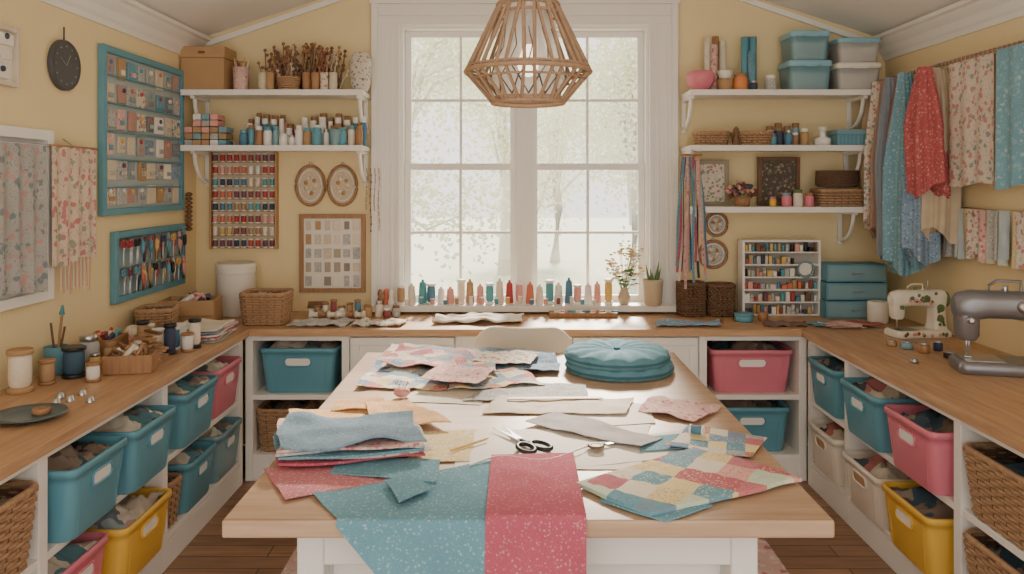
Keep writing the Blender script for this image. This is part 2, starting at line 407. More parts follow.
# ------------------------------------------------------------------ bins & baskets
def contents(b, w, d, z, mat, amp=.03, sc_=7):
    o = R.uniform(0, 50)
    def fn(u, v):
        x, y = (u-.5)*w, (v-.5)*d
        r = 1-abs(noise.noise(Vector((x*16+o, y*16, 1))))*2
        return (x, y, z + amp*(r*.9 + noise.noise(Vector((x*9+o, y*9, 4)))) - amp*.6 + amp*1.2*math.sin(PI*u)*math.sin(PI*v))
    b.grid(fn, 30, 26, mat)
def plastic_bin(x, y, z, w, d, h, mat, ang, cont=None):
    b = B('storage_bin', (x, y, z+.001), math.radians(ang))
    L = lambda s, zz, r=.035: [(p[0], p[1], zz) for p in rr(w*s, d*s, r)]
    b.loft([L(.84, 0), L(.86, .008), L(.95, h*.78), L(.96, h-.028), L(1.0, h-.026), L(1.0, h-.004), L(.985, h), L(.945, h), L(.93, h-.02), L(.83, .012)], mat, True, True)
    zc = h*.70
    pts = rr(w*.34, .05, .022, 5)
    b.tube([(p[0], -d/2*(.905+.05*(zc+p[1])/h)-.004, zc+p[1]) for p in pts], .005, mat, 6, True)
    q = [(p[0]*.93, -d/2*(.905+.05*(zc+p[1])/h)-.0035, zc+p[1]*.85) for p in pts]
    b.add(q, [tuple(range(len(q)))], WHITE if mat is not CREAMP else KRAFT)
    for k in (-1, 1):
        b.tube([(k*w*.33, -d/2*.86, .02), (k*w*.36, -d/2*.945, h-.04)], .004, mat, 5)
    contents(b, w*.88, d*.88, h-.03, cont or SCRAP, .036)
    return b.done()
def basket(x, y, z, w, d, h, ang=0, cont=None, mat=WICK, name='wicker_basket', flare=.88, handle=False, rnd=.04):
    b = B(name, (x, y, z+.002), math.radians(ang)); N = 80; rad = .0085; rows = max(4, int(h/.0145))
    lp = resample(rr(1*w, 1*d, rnd, 6), N)
    for r in range(rows):
        t = r/(rows-1); s = flare + (1-flare)*t; zz = rad + (h-2*rad)*t
        pts = []
        for k, p in enumerate(lp):
            q = math.sin(2*PI*k/4 + r*PI + PI/4) * .0055; l = math.hypot(*p) or 1
            pts.append((p[0]*s*(1+q/l), p[1]*s*(1+q/l), zz))
        b.tube(pts, rad, mat, 5, True)
    b.tube([(p[0], p[1], h) for p in lp[::2]], .012, mat, 6, True)
    for k in range(0, N, 4):
        p = lp[k+1] if k+1 < N else lp[k]
        b.tube([(p[0]*flare*1.0, p[1]*flare, .0), (p[0], p[1], h)], .006, WICKD, 4)
    b.loft([[(p[0]*flare*.95, p[1]*flare*.95, .004) for p in lp[::2]], [(p[0]*.95, p[1]*.95, h-.01) for p in lp[::2]]], WICKD, True, False)
    if handle:
        b.tube([(math.cos(PI*i/16)*w*.5, 0, h + math.sin(PI*i/16)*h*.7) for i in range(17)], .009, mat, 6)
    contents(b, w*.82, d*.82, h-.04, cont or SCRAP, .03)
    return b.done()
def LB(y, z, w, mat, h=.25, cont=None, X=-1.49): plastic_bin(X-.21, y, z, w, .42, h, mat, 90, cont)
def RB(y, z, w, mat, h=.25, cont=None, X=1.63): plastic_bin(X+.21, y, z, w, .42, h, mat, -90, cont)
LB(4.19, MID, .38, PINK, .25, LSCRAP); LB(3.75, MID, .40, TEAL, .25, SCRAP, -1.46); LB(3.22, MID, .38, TEAL, .25, SCRAP, -1.44); LB(2.81, MID, .38, TEAL, .25, DSCRAP, -1.45)
LB(4.21, BOT, .36, TEAL2, .25, SCRAP); LB(3.83, BOT, .34, TEAL, .24); LB(3.18, BOT, .42, YEL, .24, LSCRAP, -1.45); LB(2.77, BOT, .34, PINK, .25)
basket(-1.70, 3.57, BOT, .15, .36, .2, 90); basket(-1.70, 2.33, MID, .36, .40, .25, 90, LSCRAP); basket(-1.70, 2.33, BOT, .36, .40, .25, 90)
RB(4.19, MID, .37, TEAL, .25, DSCRAP); RB(3.70, MID, .40, TEAL, .25, SCRAP, 1.61); RB(3.22, MID, .40, PINK, .25, DSCRAP, 1.60)
RB(4.19, BOT, .37, CREAMP, .24); RB(3.70, BOT, .40, CREAMP, .23, SCRAP, 1.62); RB(3.24, BOT, .40, YEL, .25, DSCRAP, 1.60)
basket(1.86, 2.70, MID, .42, .40, .24, -90, DSCRAP, rnd=.03); basket(1.86, 2.70, BOT, .42, .40, .26, -90, DSCRAP, rnd=.03)
basket(1.86, 2.22, MID, .4, .40, .24, -90, DSCRAP)
plastic_bin(-1.23, 4.72, MID, .45, .40, .26, TEAL, 0, LSCRAP)
basket(-1.33, 4.72, BOT, .28, .38, .24, 0, DSCRAP)
plastic_bin(1.38, 4.72, MID, .48, .40, .25, PINK, 0, DSCRAP); plastic_bin(1.38, 4.72, BOT, .44, .40, .26, TEAL, 0, DSCRAP)
b = B('pattern_books')
for i in range(4):
    h = R.uniform(.18, .24)
    m = plain(R.choice([(200,190,170),(150,90,80),(90,120,130),(220,210,190)]), .7)
    b.bx(-1.09+i*.027, -1.09+i*.027+.023, 4.56, 4.76, BOT+.001, BOT+h, m)
    b.bx(-1.088+i*.027, -1.09+i*.027+.021, 4.575, 4.762, BOT+.003, BOT+h+.001, PAPER)
b.done()

# ------------------------------------------------------------------ rug below the table
b = B('woven_rug'); RUG = floral((226, 186, 178), (200, 110, 120), (236, 222, 206), 20, .34, 'rug_weave')
b.grid(lambda u, v: (-1.0+2.2*u, 2.2+1.62*v, .010+.001*math.sin(v*160)), 30, 90, RUG, True, (0, 0, .009))
for i in range(90):
    x = -.99+2.18*i/89
    for yy, s_ in ((3.82, 1), (2.2, -1)): b.tube([(x, yy-.005*s_, .006), (x+R.uniform(-.008, .008), yy+.05*s_, .004)], .003, CREAM, 4)
b.done()

# ------------------------------------------------------------------ work table
TX0, TX1, TY0, TY1 = -.715, .795, 1.94, 3.87
b = B('work_table')
b.bx(TX0, TX1, TY0, TY1, TOP-.045, TOP, TABW)
for yy in (TY0+.12, TY1-.16):
    b.bx(TX0+.16, TX1-.16, yy, yy+.025, .70, TOP-.045, WHITE)
for xx in (TX0+.16, TX1-.185): b.bx(xx, xx+.025, TY0+.12, TY1-.12, .70, TOP-.045, WHITE)
for xx in (TX0+.155, TX1-.225):
    for yy in (TY0+.11, TY1-.19): b.bx(xx, xx+.07, yy, yy+.07, .013, TOP-.045, WHITE)
b.bx(TX0+.2, TX1-.2, TY0+.16, TY1-.16, .16, .19, WHITE)
b.bx(TX0+.23, TX1-.23, TY0+.19, TY0+.21, .19, .70, WHITE)
b.bx(TX0+.23, TX1-.23, TY1-.21, TY1-.19, .19, .70, WHITE)
for xx in (TX0+.21, TX1-.23): b.bx(xx, xx+.02, TY0+.2, TY1-.2, .19, .70, WHITE)
b.done(.006, 3)

# ------------------------------------------------------------------ chair
b = B('upholstered_chair', (.055, 4.18, 0)); CH = plain((226, 212, 188), .7, 0, .05, 6, .2, 200, 'chair_cream')
for sx in (-1, 1):
    b.tube([(sx*.20, -.17, 0), (sx*.19, -.16, .42)], [.012, .018], MWOOD, 8)
    b.tube([(sx*.19, .2, 0), (sx*.18, .18, .42)], [.012, .018], MWOOD, 8)
L = lambda s, z: [(p[0]*s, p[1]*s+.0, z) for p in rr(.46, .42, .09, 6)]
b.loft([L(.92, .41), L(1, .425), L(1, .455), L(.95, .475), L(.8, .485)], CH)
def bk(u, v):
    a = (u-.5)*2; z = .46 + .52*v; ww = .255*(1 - .06*v)
    z -= .07*max(0, abs(a)-.6)**2/.16*v*.9
    return (a*ww, -.19 - .05*v + .05*a*a, z)
b.grid(bk, 20, 16, CH, True, (0, .03, 0)); b.done()

# ------------------------------------------------------------------ pendant lamp
PY = 2.6; px = (528-CX)/F*PY
b = B('pendant_lamp', (px, PY, 0)); RAT = plain((170, 136, 106), .6, 0, .3, 40, name='rattan')
zt, zw, zb = 2.285, 2.065, 1.965; rt, rw, rb = .098, .205, .118
ring = lambda r, z, n=40: [(r*math.cos(2*PI*i/n), r*math.sin(2*PI*i/n), z) for i in range(n)]
for r, z, t in ((rt, zt, .009), (rw, zw, .008), (rb, zb, .008), (rb+.004, zb+.012, .005), (rt+.012, zt-.03, .005), (rw-.004, zw+.013, .005), (rw-.02, zw-.025, .004)):
    b.tube(ring(r, z), t, RAT, 6, True)
n = 14
for i in range(n):
    for o in (-.35, .35):
        a0 = 2*PI*(i+o*.25)/n; a1 = 2*PI*(i+o*.95)/n
        b.tube([(rt*math.cos(a0), rt*math.sin(a0), zt), (rw*math.cos(a1), rw*math.sin(a1), zw)], .0065, RAT, 5)
        b.tube([(rw*math.cos(a1), rw*math.sin(a1), zw), (rb*math.cos(a0), rb*math.sin(a0), zb)], .006, RAT, 5)
SHD = translucent('pale_lace_shade', (240, 236, 228), .72)
b.lathe([(.06, 2.27), (.085, 2.2), (.11, 2.1), (.125, 2.05), (.10, 1.985)], (0, 0, 0), SHD, 28, c0=False, c1=False)
WIRE = plain((120, 104, 92), .5, 0, .1, 20, name='aged_wire')
for i in range(12):
    a = 2*PI*i/12; f = lambda r, t, z: (r*math.cos(a+t), r*math.sin(a+t), z)
    b.tube([f(.104, 0, 1.985), f(.127, .26, 2.04), f(.125, 0, 2.085), f(.127, -.26, 2.04), f(.104, 0, 1.985)], .003, WIRE, 4)
    b.tube([f(.125, 0, 2.085), f(.10, .13, 2.14), f(.085, 0, 2.2)], .0022, WIRE, 4)
BULB = bpy.data.materials.new('warm_bulb'); BULB.use_nodes = True; bb = BULB.node_tree.nodes['Principled BSDF']
bb.inputs['Emission Color'].default_value = (1, .85, .66, 1); bb.inputs['Emission Strength'].default_value = 5; bb.inputs['Base Color'].default_value = (1, .9, .8, 1)
b.lathe([(.012, 2.16), (.02, 2.14), (.034, 2.10), (.034, 2.08), (.02, 2.055), (.004, 2.05)], (0, 0, 0), BULB, 16)
b.cyl((0, 0, 2.155), .02, .06, MWOOD); b.cyl((0, 0, 2.215), .012, .02, METAL)
for k in range(3):
    a = 2*PI*k/3; b.tube([(0, 0, 2.31), (rt*math.cos(a), rt*math.sin(a), zt)], .003, METAL, 5)
b.tube([(0, 0, 2.22), (0, 0, 3.32)], .004, PAPER, 6); b.cyl((0, 0, 3.28), .05, .035, WHITE)
b.done()

# ------------------------------------------------------------------ wall shelves
def shelf(x0, x1, z, brs):
    b = B('wall_shelf'); b.bx(x0, x1, 4.82, YB-.002, z-.028, z, WHITE)
    b.bx(x0-.005, x1+.005, 4.812, 4.83, z-.034, z+.002, WHITE)
    for x in brs:
        b.bx(x-.014, x+.014, YB-.024, YB-.002, z-.25, z-.028, WHITE)
        b.bx(x-.014, x+.014, 4.86, YB-.002, z-.05, z-.028, WHITE)
        pts = [(x, YB-.022 - .2*math.sin(t*PI/2), z-.22 + .18*(1-math.cos(t*PI/2))) for t in [i/10 for i in range(11)]]
        b.tube(pts, .013, WHITE, 6)
    b.done(.003)
S1, S2, S3 = 2.27, 1.93, 1.553
for z in (S1, S2): shelf(-2.02, -.915, z, (-1.97, -.945))
shelf(1.09, 2.24, S1, (1.11, 2.18)); shelf(1.09, 2.22, S2, (1.11, 2.16)); shelf(1.12, 2.18, S3, (1.15, 2.12))
def sx(px, y=4.93): return (px-CX)*y/F

# small things -------------------------------------------------------------
THR = [plain(c, .7, 0, .14, 40) for c in [(186,66,68),(214,116,88),(232,218,196),(80,130,158),(88,162,172),(150,80,82),(222,180,102),(124,76,92),(228,160,150),(60,70,98),(178,142,102),(236,232,224)]]
def spool(b, x, y, z, r, h, th, fl=None):
    fl = fl or MWOOD
    b.cyl((x, y, z), r, h*.12, fl, 14); b.lathe([(r*.7, h*.12), (r*.86, h*.2), (r*.88, h*.5), (r*.86, h*.8), (r*.7, h*.88)], (x, y, z), th, 14)
    b.cyl((x, y, z+h*.88), r, h*.12, fl, 14)
def cone(b, x, y, z, r, h, th):
    b.cyl((x, y, z), r, h*.05, PAPER, 14)
    b.lathe([(r*.96, h*.05), (r*.98, h*.12), (r*.74, h*.84), (r*.5, h*.9), (r*.3, h*.91), (r*.26, h)], (x, y, z), th, 14)
def jar(b, x, y, z, r, h, m, lid=None):
    b.lathe([(r*.85, 0), (r, h*.06), (r, h*.68), (r*.8, h*.8)], (x, y, z), m, 16)
    b.cyl((x, y, z+h*.79), r*.84, h*.21, lid or METAL, 16)
def cup(b, x, y, z, r, h, m, fl=1.0):
    b.lathe([(r*.8, 0), (r*.88, h*.04), (r*fl, h), (r*fl*.9, h), (r*.75, h*.1)], (x, y, z), m, 18)

b = B('cardboard_box', (sx(207), 4.95, S1+.001)); w = .27
b.bx(-w/2, w/2, -.1, .1, 0, .20, KRAFT); b.bx(-w/2-.006, w/2+.006, -.106, .106, .20, .27, KRAFT); b.bx(-.02, .02, -.112, -.1, .225, .24, DWOOD); b.done(.003)
b = B('brush_cup', (sx(241), 4.93, S1+.001)); cup(b, 0, 0, 0, .05, .15, PINKF); jar(b, -.015, .075, 0, .04, .2, THR[10], KRAFT)
for i in range(8): 
    a = i*.8; b.tube([(.02*math.cos(a), .02*math.sin(a), .02), (.045*math.cos(a), .045*math.sin(a), .19+.02*math.sin(i*3))], .005, R.choice(THR), 5)
b.done()
b = B('dried_flower_bundles', (sx(304), 4.95, S1+.001))
BRN = [DWOOD, MWOOD, plain((182, 154, 124), .9), plain((128, 100, 78), .9), plain((206, 190, 164), .9), plain((150, 96, 74), .9)]
for i in range(150):
    xx = R.uniform(-.25, .22); yy = R.uniform(-.05, .08); h = R.uniform(.13, .31) * (1 - abs(xx)*.5); le = R.uniform(-.06, .06)
    m = R.choice(BRN)
    b.tube([(xx, yy, 0), (xx+le*.4, yy, h*.5), (xx+le, yy, h)], .004, m, 5)
    for q in range(2): b.lathe([(.002, -.006), (.012, 0), (.009, .012), (.002, .016)], (xx+le*(1-.3*q)+.008*q, yy, h-.03*q), m, 6)
for i, xx in enumerate((-.24, -.195, .03, .085, .14, .195)):
    h = .11+.05*((i*3) % 3)/2; b.lathe([(.020, 0), (.026, .01), (.026, h), (.014, h), (.014, h-.02)], (xx, -.075, 0), [CORK, KRAFT, MWOOD, plain((176, 130, 96), .8), CREAMF][i % 5], 12)
for k in range(6): b.tube([(-.08+(.055+.012*k/5)*math.cos(t), -.075+(.040+.01*k/5)*math.sin(t), .008+k*.014) for t in [q*2*PI/24 for q in range(24)]], .008, WICK, 5, True)
b.lathe([(.045, 0), (.05, .08)], (-.08, -.075, .001), WICKD, 16, sy=.75)
b.done()
b = B('speckled_vase', (sx(360), 4.95, S1+.001)); b.lathe([(.04, 0), (.06, .04), (.066, .12), (.07, .19), (.05, .235), (.035, .245), (.02, .245)], (0, 0, 0), floral((224, 214, 200), (150, 120, 100), (120, 100, 90), 50, .3), 20); b.done()
b = B('stacked_trinket_boxes', (sx(209), 4.94, S2+.001))
bxm = [PINKF, GREYF, THR[8], THR[2], TEALF, WHITE, CREAMF, KRAFT, TEAL2, THR[10], THR[5]]
for r in range(5):
    for c in range(5): 
        if r < 3 or 0 < c < 4: b.bx(-.13+c*.053, -.13+c*.053+.048, -.07, .05, r*.04, r*.04+.036, R.choice(bxm))
b.done(.002)
b = B('craft_jars', (sx(290), 4.92, S2+.001)); xx = -.30
while xx < .44:
    r = R.uniform(.018, .03); h = R.uniform(.06, .13); m = R.choice([WHITE, THR[3], THR[4], THR[2], MWOOD, THR[11], TEAL, TEAL2, METAL, CREAMP, KRAFT, GREYF])
    jar(b, xx+r, R.uniform(-.05, -.02), 0, r, h, m, R.choice([METAL, WHITE, MWOOD, TEAL])); 
    jar(b, xx+r+.01, .05, 0, r*.9, h*1.3+.02, R.choice([THR[2], THR[3], THR[10], THR[11], WHITE, KRAFT, TEAL2]), WHITE)
    if R.random() < .7: jar(b, xx+r, .12, 0, r, h*1.3+.05, R.choice(THR+[WHITE, KRAFT, GREYF]), MWOOD)
    xx += 2*r+.003
b.done()
b = B('teal_tin', (sx(320), 4.85, S2+.001)); jar(b, 0, 0, 0, .033, .11, TEAL, TEAL); b.done()
b = B('trinket_bowl', (sx(338), 4.85, S2+.001)); cup(b, 0, 0, 0, .028, .10, TEAL2, 1.4); b.done()

b = B('thread_rack'); X0, Z1 = at(213, 151, YB); X1, Z0 = at(278, 248, YB)
rowc = [[0,7,5,0],[1,8,0,11],[2,3,9,4],[0,5,7,1],[3,9,4,10],[0,1,8,5],[10,5,6,2],[7,0,9,7]]
b.bx(X0, X1, YB-.008, YB-.002, Z0, Z1, plain((226, 208, 176), .8))
for r in range(8):
    z = Z0 + .006 + (Z1-Z0)*r/8; b.bx(X0, X1, YB-.05, YB-.008, z-.005, z, KRAFT)
    for c in range(9): spool(b, X0+.028+c*(X1-X0-.056)/8, YB-.033, z, .0175, .055, THR[rowc[7-r][(c*7+r*3+c//2) % 4]], WHITE)
for x in (X0, X1): b.bx(x-.006, x+.006, YB-.052, YB-.002, Z0-.004, Z1-.01, KRAFT)
b.done()
def oval(px0, px1, py0, py1, mat):
    x0, z1 = at(px0, py0, YB); x1, z0 = at(px1, py1, YB); cx, cz = (x0+x1)/2, (z0+z1)/2; a, c = (x1-x0)/2, (z1-z0)/2
    b = B('embroidery_hoop')
    el = lambda k, n=36: [(cx + a*k*math.cos(2*PI*i/n), 0, cz + c*k*math.sin(2*PI*i/n)) for i in range(n)]
    b.tube([(p[0], YB-.016, p[2]) for p in el(.95)], .010, MWOOD, 8, True)
    b.tube([(p[0], YB-.018, p[2]) for p in el(.74)], .004, WHITE, 6, True)
    e = el(.93)[::-1]; b.add([(p[0], YB-.013, p[2]) for p in e], [tuple(range(len(e)))], mat)
    b.add([(p[0], YB-.003, p[2]) for p in e], [tuple(range(len(e)))], mat)
    for i in range(9):
        t = 2*PI*i/9; b.lathe([(.014, 0), (.011, -.006), (.004, -.01)], (cx+a*.32*math.cos(t), YB-.013, cz+c*.38*math.sin(t)), [THR[2], KRAFT, CORK][i % 3], 8, 'y')
    b.cyl((cx, YB-.016, cz+c*.98), .008, .02, METAL, 8)
    b.done()
LIN = plain((208, 190, 162), .9, 0, .3, 70, name='stitched_linen')
oval(296, 326, 165, 206, LIN); oval(328, 358, 165, 206, LIN); oval(705, 727, 212, 236, GREYF); oval(698, 727, 240, 268, GREYF)

def wall_frame(name, x0, x1, z0, z1, y, fr, inner, fw=.02, cells=None, tilt=0):
    b = B(name)
    for q in ((x0, x0+fw, z0, z1), (x1-fw, x1, z0, z1), (x0+fw, x1-fw, z0, z0+fw), (x0+fw, x1-fw, z1-fw, z1)):
        b.bx(q[0], q[1], y-.024, y, q[2], q[3], fr)
    b.bx(x0+fw*.5, x1-fw*.5, y-.01, y-.001, z0+fw*.5, z1-fw*.5, inner)
    if cells:
        nx, nz, mats = cells; W = (x1-x0-2*fw); H = (z1-z0-2*fw)
        for i in range(nx):
            for j in range(nz):
                cx = x0+fw+W*(i+.5)/nx; cz = z0+fw+H*(j+.5)/nz; a = W/nx*R.uniform(.26, .42); c = H/nz*R.uniform(.28, .42)
                b.bx(cx-a, cx+a, y-.016, y-.01, cz-c, cz+c, R.choice(mats))
    return b.done(.002, 1)
x0, z1 = at(300, 214, YB); x1, z0 = at(366, 292, YB)
wall_frame('swatch_picture_frame', x0, x1, z0, z1, YB-.002, MWOOD, PAPER, .028, (6, 5, [CORK, GREYF, CREAMF, GREYF, THR[2], KRAFT, plain((176, 162, 144), .8), PAPER, plain((150, 140, 130), .8)]))
b = B('beaded_cords')
for k in range(4):
    x, z = at(368+k*4, 196, YB); pts = [(x+.004*math.sin(i), YB-.05, z+.18 - i*.045) for i in range(7+k % 2*3)]
    b.tube(pts, .003, R.choice([KRAFT, MWOOD, THR[10]]), 5); 
    for p in pts[1:]: b.lathe([(.002, -.006), (.007, 0), (.002, .006)], p, THR[(k*3+2) % 12], 7)
b.done()

# ------------------------------------------------------------------ right shelves
b = B('pink_bowl', (sx(700), 4.92, S1+.001)); b.lathe([(.035, 0), (.06, .02), (.085, .06), (.088, .1), (.07, .125), (.06, .125), (.055, .03)], (0, 0, 0), PINK, 24); b.done()
b = B('paper_rolls', (sx(716), 5.02, S1+.001))
for x, h, m in ((-.03, .35, CREAM), (.02, .36, MWOOD), (.065, .33, CREAM), (.0, .3, PINKF)):
    b.lathe([(.022, 0), (.022, h), (.012, h), (.012, h-.04)], (x, -.0 if m != PINKF else -.045, 0), m, 14)
b.done()
b = B('orange_pots', (sx(727), 4.9, S1+.001)); cup(b, -.02, 0, 0, .045, .07, KRAFT, 1.1); cup(b, -.02, 0, .075, .04, .05, CREAMP, 1.2); b.cyl((-.02, 0, .07), .03, .008, KRAFT); jar(b, .075, 0, 0, .045, .11, plain((226, 136, 76), .5), MWOOD); jar(b, .15, -.02, 0, .025, .06, THR[9], METAL); b.done()
b = B('teal_fabric_rolls', (sx(752), 4.98, S1+.001))
for x, y, h in ((-.03, 0, .35), (.02, .0, .35), (0, -.045, .25)):
    b.lathe([(.025, 0), (.025, h), (.012, h), (.012, h-.03)], (x, y, 0), TEALF if y else TEAL, 14)
b.done()
b = B('patterned_canister', (sx(770), 4.92, S1+.001)); jar(b, 0, 0, 0, .036, .1, GREYF, WHITE); b.done()
TB = translucent('teal_clear_plastic', (130, 184, 198), .62); GB = translucent('clear_plastic', (214, 214, 210), .55)
def tub(x, z, w, h, mat, lid):
    b = B('lidded_storage_tub', (x, 4.96, z+.001)); d = .24
    L = lambda s, zz: [(p[0], p[1], zz) for p in rr(w*s, d*s, .03)]
    b.loft([L(.86, 0), L(.88, .006), L(.95, h*.8)], mat); b.loft([L(.99, h*.8), L(1.01, h*.82), L(1.01, h*.95), L(.97, h), L(.9, h)], lid)
    b.tube([(-w*.2, -d*.505, h*.86), (-w*.15, -d*.54, h*.8), (w*.15, -d*.54, h*.8), (w*.2, -d*.505, h*.86)], .006, lid, 6)
    b.loft([L(.78, .01), L(.84, h*.6)], SCRAP); b.done()
LIDB = plain((140, 190, 206), .4, 0, .05, 5, name='light_blue_lid')
tub(sx(806), S1, .27, .185, TB, LIDB); tub(sx(806), S1+.187, .25, .18, TB, LIDB)
tub(sx(854), S1, .28, .17, GB, CREAMP); tub(sx(854), S1+.172, .27, .15, GB, LIDB)
basket(sx(712), 4.95, S2, .2, .14, .08, 0, LSCRAP, name='wicker_tray'); basket(sx(752), 4.94, S2, .22, .16, .08, 0, DSCRAP, name='wicker_tray')
b = B('folk_figurine', (sx(732), 4.84, S2+.001)); b.lathe([(.022, 0), (.026, .02), (.018, .05), (.012, .06), (.02, .075), (.018, .1), (.004, .115)], (0, 0, 0), DWOOD, 14); b.done()
b = B('paint_pots', (sx(788), 4.92, S2+.001))
for i, (h, m) in enumerate(((.08, TEAL), (.12, THR[9]), (.10, THR[3]), (.085, MWOOD), (.11, KRAFT))): jar(b, -.10+i*.05, (i % 2)*.03, 0, .025, h, m, R.choice([METAL, MWOOD, WHITE]))
for i in range(4): jar(b, -.085+i*.055, .1, 0, .026, .13+.02*(i % 2), [WHITE, THR[3], KRAFT, TEAL2][i], MWOOD)
b.done()
b = B('white_bottle', (sx(822), 4.92, S2+.001)); b.lathe([(.035, 0), (.05, .01), (.05, .045), (.02, .06), (.018, .1), (.026, .102), (.026, .118), (.01, .12)], (0, 0, 0), WHITE, 16); b.done()
b = B('teal_basket_box', (sx(849), 4.94, S2+.001)); b.bx(-.1, .1, -.08, .08, 0, .07, TEAL); b.bx(-.104, .104, -.084, .084, .07, .1, TEAL2)
for i in range(8): b.bx(-.1+i*.025, -.09+i*.025, -.084, .08, .005, .065, TEAL2)
b.done(.002)
def easel(name, px0, px1, py0, fr, inn, y=5.06, z=S3):
    x0 = sx(px0, y); x1 = sx(px1, y); h = (at(0, py0, y)[1] - z)
    wall_frame(name, x0, x1, z+.001, z+h, y, fr, inn, .026)
easel('floral_picture', 693, 728, 160, plain((150, 136, 112), .5), floral((226, 218, 200), (190, 110, 106), (120, 140, 110), 40, .34)); easel('dark_picture', 757, 799, 157, DWOOD, floral((96, 88, 80), (190, 160, 140), (140, 130, 104), 40, .35))
b = B('yarn_flower_posy', (sx(742), 4.93, S3+.001)); cup(b, 0, 0, 0, .05, .07, MWOOD, 1.1)
for i in range(110):
    a = R.uniform(0, 2*PI); r = R.uniform(0, .095); b.lathe([(.003, -.012), (.014, 0), (.010, .01), (.002, .013)], (r*math.cos(a), r*math.sin(a)*.7, .08+R.uniform(0, .07)-r*.3), R.choice([THR[8], THR[7], GREEN, THR[9], THR[10], DWOOD]), 7)
b.done()
b = B('spool_pots', (sx(798), 4.89, S3+.001))
for i, m in enumerate((PINK, THR[2], PINK)): jar(b, -.085+i*.07, 0, 0, .03, .085+.02*(i == 1), m, (TEAL2, GREEN, MWOOD)[i])
jar(b, -.17, 0, 0, .02, .06, YEL, PINK); b.done()
basket(sx(839), 4.95, S3, .28, .2, .1, 0, DSCRAP, WICK, 'wicker_basket', .95)
b = B('yarn_hank_box', (sx(839), 4.96, S3+.121)); b.lathe([(.12, 0), (.13, .02), (.13, .09), (.12, .105)], (0, 0, 0), plain((104, 88, 78), .8, 0, .3, 60), 24, sy=.6)
for i in range(8): b.tube([(.13*math.cos(2*PI*k/24), .08*math.sin(2*PI*k/24), .015+i*.012) for k in range(24)], .006, WICKD, 5, True)
b.done()
b = B('ribbon_bundle')
for i in range(16):
    x0 = 1.075 + i*.007; yy = 4.74 + (i % 4)*.015; L = R.uniform(.62, .80); m = [TEALF, REDF, THR[2], THR[9], PINKF, THR[8], GREYF, THR[3]][i % 8]; ph = R.uniform(0, 6); o = -.02*(6-i)/6
    b.grid(lambda u, v: (x0-.05 + (u-.5)*.018 + o*v*2 + .006*math.sin(v*7+ph), yy + .006*math.cos(v*6+ph)+(u-.5)*.012, 1.86 - v*L), 2, 18, m, True, (0, .001, 0))
b.tube([(1.01, 4.75, 1.87), (1.15, 4.78, 1.87)], .008, MWOOD, 6); b.tube([(1.09, 4.76, 1.87), (1.10, 4.79, 1.895), (1.10, 4.805, 1.90)], .004, METAL, 6); b.done()

# ------------------------------------------------------------------ left wall
def lframe(name, y0, y1, z0, z1, fr, inner, fw=.03, cells=None, bars=0, dep=.03):
    X = XL+.002; b = B(name)
    for q in ((y0, y0+fw, z0, z1), (y1-fw, y1, z0, z1), (y0+fw, y1-fw, z0, z0+fw), (y0+fw, y1-fw, z1-fw, z1)):
        b.bx(X, X+dep, q[0], q[1], q[2], q[3], fr)
    b.bx(X, X+.01, y0+fw*.5, y1-fw*.5, z0+fw*.5, z1-fw*.5, inner)
    for k in range(1, bars+1):
        z = z0 + (z1-z0)*k/(bars+1); b.bx(X+.01, X+dep, y0+fw, y1-fw, z-.004, z+.004, fr)
    if cells:
        ny, nz, mats = cells; W = (y1-y0-2*fw)/ny; H = (z1-z0-2*fw)/nz
        for i in range(ny):
            for j in range(nz):
                cy = y0+fw+W*(i+.5)+R.uniform(-.1, .1)*W; cz = z0+fw+H*(j+.5); a = W*R.uniform(.32, .48); c = H*R.uniform(.30, .44)
                b.bx(X+.01, X+.018+R.uniform(0, .006), cy-a, cy+a, cz-c, cz+c, R.choice(mats))
                if R.random() < .6: b.cyl((X+.016, cy+R.uniform(-.3, .3)*a, cz+c*.5), .012, .014, R.choice(THR), 8, 'x')
                if R.random() < .6: b.box((X+.026, cy, cz-c*.3), (.006, a*1.1, c*.5), R.choice(mats))
    return b.done(.002, 1)
PBM = [GREYF, PINKF, BLUEF, plain((138, 148, 156), .7), plain((186, 144, 130), .8), CORK, CREAMF, TEALF, KRAFT, plain((124, 132, 136), .8), GREYF, CORK, GREYF, PAPER, plain((160, 160, 154), .8)]
TEALP = plain((96, 152, 170), .6, 0, .16, 12, name='teal_painted_frame')
lframe('thread_card_pinboard', 3.90, 4.86, 1.535, 2.39, TEALP, plain((170, 182, 182), .8, 0, .1, 8), .035, (8, 6, PBM), 5)
lframe('notions_pegboard', 4.02, 4.88, 1.08, 1.45, TEALP, plain((150, 172, 176), .8), .035, None, 0)
b = B('hanging_sewing_tools')
